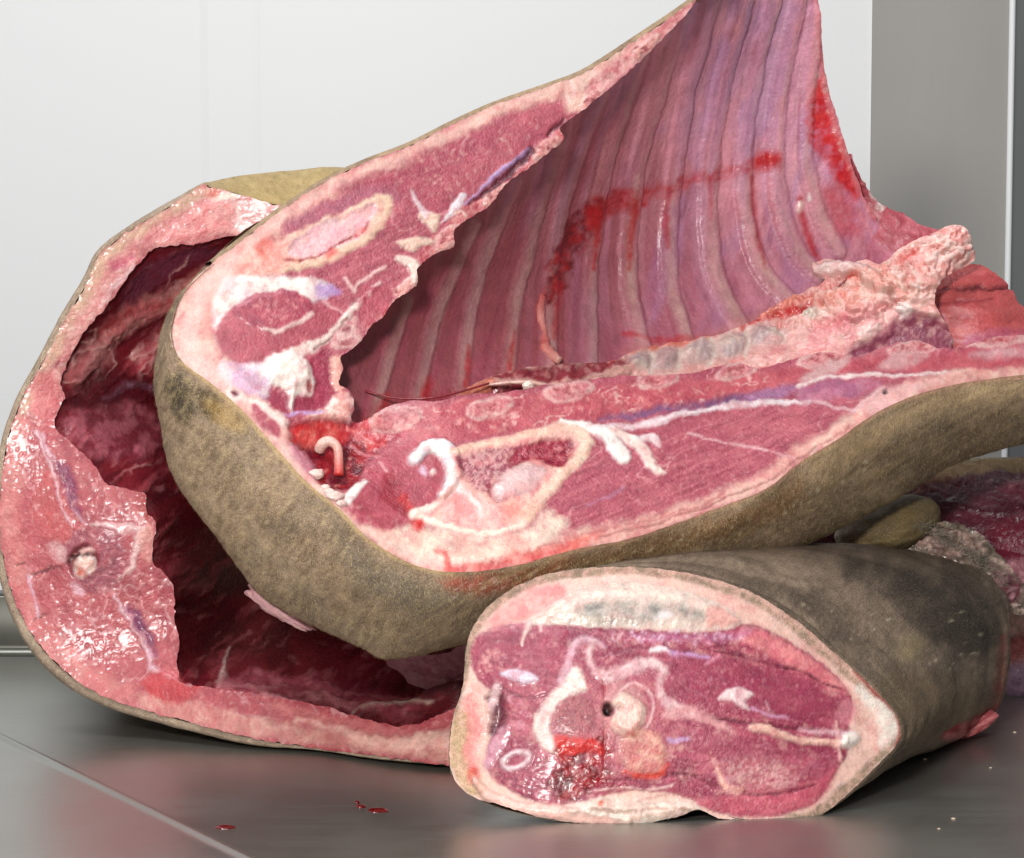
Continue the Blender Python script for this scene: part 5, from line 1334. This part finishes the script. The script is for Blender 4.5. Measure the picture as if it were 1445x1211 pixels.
P.oval((813, 1012), 27, 31, 0, col=S(172, 96, 100), col2=S(144, 66, 80), s2=3.5, f=3, wob=2, h=.3, part='bone', under=vb, grain=1)
P.stroke([(852, 960), (854, 1010), (852, 1075)], [1, 2, 1.6], S(156, 24, 34), f=1.5, wob=1, h=-1)
P.oval((880, 1006), 34, 42, 0, col=S(196, 130, 132), f=4, wob=2); P.ring((896, 1000), 26, 36, 0, 1.4, col=S(232, 190, 190), f=1.4, h=.5)
P.oval((858, 1000), 8, 9, 0, col=S(20, 5, 8), f=2, wob=1.5, h=-6, hf=7)
P.poly([(866, 986), (880, 978), (898, 986), (910, 1002), (906, 1025), (894, 1038), (874, 1036), (862, 1024), (866, 1010), (876, 1000), (866, 996)], S(240, 204, 190), f=2, wob=1.5, h=3.4, hf=10, part='spinal_cord', under=vb, rough=.28)
P.poly([(880, 1038), (905, 1028), (930, 1040), (938, 1062), (936, 1088), (910, 1094), (888, 1086), (876, 1060)], S(224, 168, 150), col2=S(206, 124, 116), s2=9, f=4, wob=3, h=.8, part='bone', under=vb)
P.oval((880, 1062), 14, 16, 0, col=S(190, 110, 110), f=5, wob=4, alpha=.8, grain=1)
P.stroke([(884, 1088), (905, 1096), (930, 1092), (942, 1080)], [3, 4, 4, 2], S(214, 62, 44), f=2.5, wob=2.5, h=.5)
# clotted blood under the vertebra
P.poly([(792, 1050), (815, 1048), (848, 1044), (862, 1062), (852, 1084), (858, 1106), (826, 1116), (812, 1134), (786, 1126), (778, 1100), (792, 1084), (782, 1066)], S(150, 10, 24), col2=S(96, 4, 18), s2=16, f=5, wob=12, ws=16, h=-.7, part='blood_clot', rough=.36, grain=.5)
P.poly([(782, 1040), (812, 1042), (846, 1046), (852, 1064), (830, 1060), (806, 1066), (788, 1056)], S(204, 44, 40), f=4, wob=3, ws=6, h=1.0); P.flecks(30, [(790, 1055), (852, 1052), (850, 1100), (800, 1115)], S(196, 50, 52), 2, 5, .5, h=.5, rough=.3)
P.oval((862, 1110), 30, 7, .05, col=S(140, 24, 48), f=5, wob=4, rough=.15, alpha=.8); P.stroke([(840, 1116), (880, 1112), (920, 1114), (948, 1108)], 1.2, S(236, 196, 190), f=1.2, wob=1.5, h=.5)
# other white bits
P.ring((728, 1074), 19, 11, -.35, 3.4, col=S(228, 200, 204), f=2.2, wob=1.5, h=.9, part='vein')
P.poly([(708, 950), (725, 944), (745, 948), (760, 958), (745, 965), (728, 962)], S(228, 208, 224), f=2.5, wob=2, h=.7, part='tendon')
P.poly([(1012, 985), (1030, 973), (1046, 972), (1062, 982), (1050, 990), (1058, 1004), (1044, 1000), (1030, 990)], S(236, 204, 204), f=2, wob=2, h=.8, part='tendon')
P.stroke([(918, 918), (935, 916), (946, 922)], [3, 4, 2], S(240, 222, 226), f=1.5, wob=1.5, h=.7); P.stroke([(945, 922), (980, 926), (1000, 930)], 2, S(196, 150, 196), f=3)
P.stroke([(940, 1010), (975, 1005), (1010, 1020), (1040, 1035)], [6, 8, 5, 2], S(216, 152, 154), f=4, wob=4); P.stroke([(945, 1045), (970, 1042)], [3, 2], S(200, 160, 206), f=3)
P.stroke([(1062, 1028), (1085, 1032), (1120, 1042), (1160, 1048), (1190, 1050)], [5, 6, 4, 4, 6], S(236, 188, 172), f=2, wob=2, h=1.2, part='bone')
P.stroke([(1130, 1030), (1170, 1034), (1196, 1036)], [3, 4, 6], S(226, 176, 186), f=2.5, wob=1.5)
P.oval((1198, 1044), 15, 11, -.3, col=S(246, 232, 224), f=2, wob=1, h=2.4, hf=7, part='cartilage', rough=.25)
P.stroke([(1178, 1018), (1182, 1045), (1186, 1075)], [1.4, 1.8, 2.6], S(232, 176, 172), f=1.2, h=1.0)
P.oval((1192, 1005), 14, 18, .2, col=S(206, 124, 136), f=5, wob=3, h=-1)
P.poly([(1012, 1078), (1050, 1068), (1105, 1074), (1130, 1094), (1110, 1112), (1060, 1120), (1030, 1118), (1020, 1100)], S(204, 140, 146), col2=S(178, 92, 104), s2=5, f=6, wob=4, grain=1, h=.4)
P.flecks(60, [(1025, 1080), (1110, 1080), (1110, 1105), (1040, 1115)], S(230, 176, 168), 1.5, 3.5, .7)
P.stroke([(1010, 1085), (1025, 1110), (1045, 1116)], [2, 4, 4], S(238, 180, 164), f=2.5, wob=2, h=.4)
P.stroke([(1060, 1000), (1080, 1010), (1110, 1014)], 1.5, S(214, 156, 190), f=2); P.stroke([(1080, 990), (1084, 1004)], 1, S(226, 176, 190), f=1); P.stroke([(995, 940), (1015, 925)], 1.6, S(216, 140, 160), f=2)
P.flecks(160, MUS, S(226, 160, 164), 1, 2.4, .7, h=.3, rough=.15)
P.flecks(30, [(680, 920), (710, 915), (715, 945), (680, 950)], S(226, 160, 158), 1.5, 4, .8)
# left margin: dark hollow, fat strips
P.poly([(700, 975), (714, 985), (716, 1020), (704, 1040), (690, 1035), (694, 1005), (684, 985)], S(104, 40, 56), f=5, wob=3, h=-2.5)
P.stroke([(702, 968), (696, 985), (692, 1000)], [5, 6, 4], S(226, 186, 188), f=3, h=.8); P.stroke([(712, 1030), (700, 1055), (690, 1080)], [7, 9, 6], S(214, 156, 172), f=4, wob=2, h=.8)
P.poly([(640, 1010), (660, 1000), (668, 1030), (664, 1060), (672, 1088), (690, 1115), (672, 1124), (650, 1112), (636, 1085), (634, 1050)], S(190, 160, 124), col2=S(206, 170, 140), s2=10, f=4, wob=2, part='skin', rough=.6, h=.6)
P.stroke([(664, 990), (672, 1030), (664, 1060), (668, 1082)], [10, 11, 9, 8], S(224, 140, 134), f=5, wob=3, h=.5); P.oval((668, 1094), 9, 12, .5, col=S(214, 66, 58), f=5, wob=4, alpha=.8)
P.stroke([(672, 1102), (690, 1122), (730, 1138), (780, 1146), (830, 1154), (885, 1162)], [6, 9, 9, 9, 9, 7], S(240, 192, 180), f=3, wob=2, h=3, round_=True, part='fat_strip')
P.poly([(798, 1146), (835, 1128), (880, 1128), (920, 1132), (965, 1130), (990, 1142), (960, 1152), (930, 1160), (895, 1166), (862, 1155), (830, 1150)], S(240, 220, 206), col2=S(224, 196, 182), s2=14, f=3, wob=2, h=5, hf=14, part='fat_flap', rough=.35)
P.stroke([(835, 1140), (880, 1146), (930, 1140), (970, 1144)], 1.6, S(196, 160, 146), f=2.5, wob=2, h=-1.2); P.oval((846, 1133), 3, 4, 0, col=S(206, 110, 90), f=2)
emit(V, Fc, P, neck_root)

# hide of the joint: from the sawn edge back to the far end
rc = [(636, 1090), (634, 1050), (640, 1010), (652, 975), (656, 945), (658, 915), (668, 885), (692, 853), (735, 824), (790, 806), (860, 800), (930, 803), (1000, 816), (1060, 836), (1110, 866), (1160, 906), (1205, 946), (1237, 976), (1260, 1002),
      (1271, 1030), (1262, 1055), (1228, 1090), (1192, 1125), (1150, 1154), (1100, 1157), (1045, 1157), (985, 1142), (890, 1167), (760, 1153), (676, 1128), (636, 1090)]
rc_w = [at(p[0], p[1], float(C_D(np.array([p[0]], float), np.array([p[1]], float))[0]) + .0004) for p in rc]
far = [(1080, 960), (1075, 940), (1072, 920), (1072, 895), (1075, 870), (1080, 850), (1090, 830), (1105, 805), (1130, 785), (1165, 772), (1215, 768), (1260, 772), (1305, 781), (1345, 793), (1378, 808), (1402, 832), (1414, 848), (1419, 885), (1421, 920),
       (1420, 955), (1414, 985), (1402, 1010), (1380, 1030), (1345, 1043), (1300, 1046), (1250, 1048), (1200, 1050), (1150, 1050), (1110, 1040), (1090, 1000), (1080, 960)]
fd = [1.385, 1.387, 1.389, 1.391, 1.393, 1.395, 1.397, 1.399, 1.40, 1.402, 1.404, 1.406, 1.406, 1.405, 1.403, 1.40, 1.397, 1.394, 1.391, 1.388, 1.385, 1.381, 1.376, 1.370, 1.365, 1.360, 1.358, 1.358, 1.362, 1.372, 1.385]
F0 = [at(p[0], p[1], d) for p, d in zip(far, fd)]
for w in F0: w[2] = max(w[2], .001)
cf = np.mean(F0, 0)
C1 = [a + (b - a) * .05 + np.array([0, 0, .0]) for a, b in zip(rc_w, F0)]
C2 = [a + (b - a) * .45 + np.array([.004 * np.sign((a - rc_w[0])[0]) * 0, 0, .004]) for a, b in zip(rc_w, F0)]
F1 = [w * .9 + cf * .1 + np.array([.002, .012, 0]) for w in F0]
F2 = [w * .35 + cf * .65 + np.array([.002, .020, 0]) for w in F0]
F3 = [cf + (w - cf) * .02 + np.array([.002, .022, 0]) for w in F0]
for R_ in (C1, C2, F1, F2, F3):
    for w in R_: w[2] = max(w[2], .001)
V, Fc = loft([rc_w, C1, C2, F0, F1, F2, F3], 520, 22)
X, Y = px_of(V)
P = Paint(X, Y, SKIN, 'skin', rough=.6, grain=.8)
skin_paint(P, S(124, 106, 90), S(82, 69, 58), S(150, 130, 110), 5)
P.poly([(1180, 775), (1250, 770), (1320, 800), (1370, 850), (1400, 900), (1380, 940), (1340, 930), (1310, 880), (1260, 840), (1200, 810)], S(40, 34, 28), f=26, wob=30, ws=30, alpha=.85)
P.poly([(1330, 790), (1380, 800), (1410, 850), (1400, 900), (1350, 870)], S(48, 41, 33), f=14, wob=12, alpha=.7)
P.oval((1285, 915), 22, 16, -.6, col=S(150, 132, 96), f=14, wob=10, alpha=.6)
P.poly([(1240, 950), (1340, 960), (1400, 990), (1340, 1040), (1270, 1040)], S(112, 94, 70), f=20, wob=10, alpha=.6)
P.poly([(1330, 1035), (1370, 1015), (1405, 1000), (1412, 1012), (1400, 1030), (1345, 1045)], S(150, 40, 48), col2=S(206, 120, 118), s2=10, f=5, wob=4, h=1)
P.stroke([(1415, 900), (1412, 960), (1405, 1000)], [4, 6, 6], S(140, 60, 50), f=7, wob=4, alpha=.7)
# wrinkles running round the body
s_ = (np.arange(len(V)) // 520) / (len(V) // 520)
wr = fbm(s_ * 46 + 2.0 * fbm(P.x / 60, P.y / 60, 5), P.y / 120 + P.x / 300, 33, 2)
P.h += 1.9 * (wr - .5) * smooth(.02, .08, s_)
P.h += 1.6 * (fbm(P.x / 60, P.y / 60, 35) - .5) * smooth(.05, .2, s_)
P.col *= (0.80 + .36 * smooth(.35, .65, wr))[:, None]
P.flecks(30, [(1100, 850), (1380, 850), (1400, 980), (1250, 950)], S(200, 190, 160), .8, 1.6, .8)
emit(V, Fc, P, neck_root)

# torn opening at the far end: folded hide, sinew and wet hair
blob('skin_fold', at(1252, 742, 1.43), [at(1326, 726, 1.432) - at(1252, 742, 1.43), np.array([0, .03, 0]), np.array([.002, 0, .0140])], S(134, 114, 74), M_SKIN, neck_root, .07, 1.6, 9, S(104, 88, 64), nu=90, nv=50, aux=(.6, .9, 0))
T_D = TPS([(1265, 775, 1.412), (1335, 735, 1.418), (1400, 775, 1.42), (1450, 835, 1.425), (1350, 800, 1.408), (1420, 850, 1.414)])
V, Fc, X, Y, Cc = patch_grid([(1262, 778), (1270, 757), (1300, 744), (1335, 736), (1368, 746), (1400, 772), (1425, 803), (1448, 835), (1440, 870), (1410, 850), (1390, 835), (1340, 812), (1290, 795)], T_D, 2.0, wob=3)
P = Paint(X, Y, S(122, 106, 92), 'torn_end', rough=.28, grain=.9, warp=1.2)
P.mottle(S(74, 62, 52), 12, 5, .5, .45, .65, .8, h=1.5)
P.mottle(S(206, 176, 164), 16, 6, .3, .56, .72, .8, h=1.2, rough=.15)
P.poly([(1290, 765), (1330, 752), (1370, 762), (1385, 785), (1340, 790)], S(190, 158, 146), col2=S(120, 90, 80), s2=8, f=5, wob=4, h=1, alpha=.8)
P.poly([(1395, 800), (1420, 805), (1440, 835), (1425, 850), (1405, 830)], S(176, 126, 132), col2=S(110, 50, 60), s2=8, f=5, wob=4)
emit(V, Fc, P, neck_root)

# ================================================================== dark piece behind at the right
dark_root = thing('dark_meat_piece', 'dark purple meat piece behind the brown joint at the right edge', 'meat', tuple(at(1440, 982, 1.475)))
D_D = TPS([(1280, 690, 1.50), (1340, 655, 1.51), (1500, 645, 1.50), (1500, 720, 1.47), (1500, 850, 1.455), (1500, 985, 1.468), (1400, 985, 1.474), (1380, 850, 1.48), (1330, 750, 1.48), (1440, 760, 1.465), (1140, 780, 1.50), (1230, 730, 1.50)])
V, Fc, X, Y, Cc = patch_grid([(1260, 705), (1290, 685), (1330, 662), (1370, 652), (1430, 650), (1520, 650), (1520, 984), (1445, 983), (1415, 978), (1380, 970), (1340, 850), (1250, 800), (1130, 800), (1120, 770), (1180, 740)], D_D, 2.5, wob=1.5)  # left end added as a dark fill for the shadow under the rib section
P = Paint(X, Y, S(92, 34, 50), 'flesh', rough=.28, grain=.7, warp=1.0)
P.mottle(S(62, 20, 34), 44, 12, .35, .45, .7, .7, h=1.5)
P.mottle(S(124, 66, 82), 30, 6, .3, .58, .78, .6, h=1.0)
P.poly([(1330, 660), (1380, 648), (1520, 644), (1520, 660), (1380, 666), (1330, 680), (1290, 696)], S(182, 156, 120), f=4, wob=2, part='skin', rough=.6)
P.poly([(1290, 690), (1340, 675), (1400, 672), (1520, 690), (1520, 702), (1400, 690), (1340, 690)], S(140, 84, 92), col2=S(92, 40, 54), s2=9, f=6, wob=5)
P.poly([(1400, 740), (1520, 750), (1520, 800), (1440, 800), (1410, 780)], S(116, 32, 52), f=10, wob=6); P.poly([(1400, 800), (1440, 790), (1520, 800), (1520, 830), (1430, 830)], S(206, 150, 160), col2=S(170, 110, 120), s2=10, f=6, wob=4, h=1)
P.poly([(1410, 835), (1520, 832), (1520, 860), (1430, 862)], S(140, 36, 42), f=6, wob=4); P.poly([(1410, 866), (1445, 850), (1520, 850), (1520, 890), (1420, 895)], S(234, 190, 176), f=6, wob=3, h=2, hf=14, part='fat')
P.poly([(1410, 905), (1450, 895), (1520, 895), (1520, 940), (1420, 940)], S(206, 110, 112), col2=S(226, 150, 146), s2=12, f=6, wob=4); P.poly([(1400, 940), (1520, 935), (1520, 975), (1410, 978)], S(190, 150, 176), f=8, wob=3, h=1, part='membrane')
emit(V, Fc, P, dark_root)
dr = [(1260, 705), (1290, 685), (1330, 662), (1370, 652), (1430, 650), (1520, 650)]
dd = D_D(np.array([p[0] for p in dr], float), np.array([p[1] for p in dr], float))
V, Fc = loft([[at(p[0], p[1], d + .0004) for p, d in zip(dr, dd)], [at(p[0], p[1] - 3, d + .02) for p, d in zip(dr, dd)], [at(p[0], p[1] + 30, d + .06) for p, d in zip(dr, dd)], [at(p[0], p[1] + 200, 1.575) for p, d in zip(dr, dd)]], 90, 8)
X, Y = px_of(V)
P = Paint(X, Y, SKIN, 'skin', rough=.6, grain=.8); skin_paint(P, S(150, 132, 100), S(110, 94, 68), S(180, 160, 120), 8)
emit(V, Fc, P, dark_root)


# ================================================================== short hair left on the hides
def stubble(parent_skin, n, length, cols, flow, xr, yr, width=.00006, seed=3):
    """short hairs standing on a hide: one part of kind stuff"""
    me = parent_skin.data
    nv = len(me.vertices)
    co = np.empty(nv * 3, np.float32); me.vertices.foreach_get('co', co); co = co.reshape(-1, 3).astype(float)
    nf = len(me.polygons)
    li = np.empty(nf * 4, np.int32); me.loops.foreach_get('vertex_index', li); li = li.reshape(-1, 4)
    rg = np.random.default_rng(seed)
    fc = co[li].mean(1)
    fx, fy = px_of(fc)
    fn = np.cross(co[li[:, 2]] - co[li[:, 0]], co[li[:, 3]] - co[li[:, 1]])
    ar = np.linalg.norm(fn, axis=1); fn /= ar[:, None] + 1e-15
    ok = (fx > xr[0]) & (fx < xr[1]) & (fy > yr[0]) & (fy < yr[1]) & ((fn * (np.array([0, 0, CAM_H]) - fc)).sum(1) > -.2)
    w = ar * ok
    pick = rg.choice(nf, n, p=w / w.sum())
    r = rg.random((n, 4)) + .05; r /= r.sum(1, keepdims=True)
    p = (co[li[pick]] * r[:, :, None]).sum(1)
    nr = fn[pick]
    fl = np.tile(np.asarray(flow, float), (n, 1)) + rg.normal(0, .35, (n, 3))
    fl -= nr * (fl * nr).sum(1, keepdims=True)
    fl /= np.linalg.norm(fl, axis=1, keepdims=True) + 1e-9
    L = length * (.5 + rg.random(n))[:, None]
    side = np.cross(nr, fl) * width
    tip = p + (fl * .93 + nr * .36) * L
    mid = p + (fl * .48 + nr * .22) * L
    V = np.stack([p - side, p + side, mid + side * .7, mid - side * .7, tip], 1).reshape(-1, 3)
    b = np.arange(n)[:, None] * 5
    Fq = np.concatenate([b + [0, 1, 2, 3], b + [3, 2, 4, 4]], 0)
    tri = np.concatenate([b + [0, 1, 2], b + [0, 2, 3], b + [3, 2, 4]], 0)
    k = rg.random(n)[:, None]
    c = np.asarray(cols[0]) * (1 - k) + np.asarray(cols[1]) * k
    o = raw_mesh('stubble', V, tri, None, np.repeat(c, 5, 0), np.tile((.55, 0, 0), (len(V), 1)), M_SKIN, parent_skin.parent)
    o['kind'] = 'stuff'
    return o


skins = {}
for o in list(COL.objects):
    if o.type == 'MESH' and o.name.split('.')[0] == 'skin' and o.parent:
        skins.setdefault(o.parent.name, []).append(o)
big = lambda r: sorted(skins[r.name], key=lambda o: -len(o.data.polygons))
stubble(big(ribs_root)[0], 30000, .0017, (S(206, 184, 138), S(120, 100, 68)), (.3, -.1, -1), (200, 1480), (380, 950), seed=4)
stubble(big(ribs_root)[1], 2500, .0013, (S(206, 184, 138), S(120, 100, 68)), (-.6, 0, .3), (200, 1100), (-50, 480), seed=5)
stubble(big(hol_root)[0], 16000, .0017, (S(210, 190, 140), S(140, 122, 84)), (-.3, 0, -.6), (-20, 700), (230, 1100), seed=6)
stubble(big(neck_root)[0], 22000, .0015, (S(164, 146, 110), S(84, 72, 52)), (.5, .1, -.8), (640, 1430), (740, 1100), seed=7)

fold = [o for o in COL.objects if o.name.startswith('skin_fold')][0]
stubble(fold, 3500, .0016, (S(180, 158, 104), S(96, 82, 54)), (.6, 0, -.5), (1150, 1345), (690, 790), seed=8)
blob('flesh_scrap', at(1372, 1024, 1.366), [at(1408, 1010, 1.366) - at(1372, 1024, 1.366), np.array([0, .008, 0]), np.array([.001, 0, .0052])], S(140, 40, 50), M_FLESH, neck_root, .16, 1.8, 17, S(196, 116, 116), nu=48, nv=26, aux=(.3, .6, 0))
# single long bristle below the hollow section
tube('bristle', [at(437, 1040, 1.352), at(450, 1050, 1.350), at(460, 1066, 1.349), at(468, 1085, 1.347)], [.00025, .0002, .0001], S(224, 210, 180), M_FAT, hol_root, 5)
# wet hair at the torn far end of the joint
rg = np.random.default_rng(21)
hv, hf = [], []
for k in range(420):
    t = rg.random()
    px = 1290 + 130 * t + rg.normal(0, 5); py = 742 + 78 * t ** 1.3 + rg.normal(0, 5)
    p = at(px, py, 1.404 + rg.normal(0, .003)); d = np.array([rg.normal(.5, .4), rg.normal(-.3, .3), rg.normal(.35, .5)]); d /= np.linalg.norm(d)
    L = .004 + .005 * rg.random(); sd_ = np.cross(d, [0, 1, 0]) * .00012
    b = len(hv); hv += [p - sd_, p + sd_, p + d * L + np.array([0, 0, -.001])]; hf.append((b, b + 1, b + 2))
hc = np.repeat(np.stack([S(150, 140, 124) * k + S(60, 54, 44) * (1 - k) for k in rg.random(420)]), 3, 0)
ho = raw_mesh('wet_hair', np.array(hv), np.array(hf), None, hc, np.tile((.4, 0, 0), (len(hv), 1)), M_SKIN, neck_root); ho['kind'] = 'stuff'

# ================================================================== drops and crumbs on the steel
mb, N_, L_, b_ = new_mat('blood_drop')
b_.inputs['Base Color'].default_value = (*S(96, 8, 14), 1); b_.inputs['Roughness'].default_value = .08; b_.inputs['Coat Weight'].default_value = .5


def drop(px, py, rx, ry, label, seed):
    c = table_hit(px, py)
    V = [c + np.array([0, 0, .0011])]; n = 22
    for ring, z in ((.6, .0009), (.92, .0004), (1.0, .00005)):
        for k in range(n):
            t = 2 * math.pi * k / n
            w = 1 + .22 * mnoise.noise(Vector((math.cos(t) * 1.6 + seed * 5, math.sin(t) * 1.6, seed)))
            V.append(c + np.array([rx * ring * w * math.cos(t), ry * ring * w * math.sin(t), z]))
    tri = [(0, 1 + k, 1 + (k + 1) % n) for k in range(n)]
    for r in range(2):
        for k in range(n):
            a, b2 = 1 + r * n + k, 1 + r * n + (k + 1) % n
            tri += [(a, a + n, b2 + n), (a, b2 + n, b2)]
    o = raw_mesh('blood_drop', np.array(V), np.array(tri), None, None, None, mb)
    for v in o.data.vertices:
        v.co.z += float(table_z(np.array([v.co.x]), np.array([v.co.y]))[0])
    o['label'] = label; o['category'] = 'blood drop'; o['group'] = 'blood drops on the steel table'


drop(534, 1144, .0046, .0042, 'largest oval dark red blood drop on the steel below the hollow section', 1)
drop(509, 1139, .0021, .0024, 'small blood drop touching the left of the largest drop', 2)
drop(504, 1133, .0012, .0022, 'tiniest blood drop, farthest back of those on the steel', 3)
drop(318, 1168, .0040, .0036, 'lone oval blood drop on the steel nearest the pressed crease', 4)
for i, (x, y, r, lb) in enumerate([(1305, 1072, .0006, 'pale crumb on the steel nearest the right tip of the front joint'),
                                   (1345, 1156, .0007, 'largest pale crumb on the steel at the lower right'),
                                   (1325, 1170, .0005, 'small pale crumb on the steel nearest the lower picture edge at the right'),
                                   (1398, 1084, .0005, 'pale crumb on the steel right of the front joint, halfway to the picture edge'),
                                   (1432, 1034, .0006, 'pale crumb on the steel at the right edge, farthest back')]):
    c = table_hit(x, y)
    o = blob('crumb', c + np.array([0, 0, r * .3 + float(table_z(c[0:1], c[1:2])[0])]), np.diag([r * 1.5, r * 1.2, r * .6]), S(206, 186, 164), M_FAT, None, .6, 2, i, nu=10, nv=8)
    o['label'] = lb; o['category'] = 'crumb'; o['group'] = 'crumbs on the steel table'
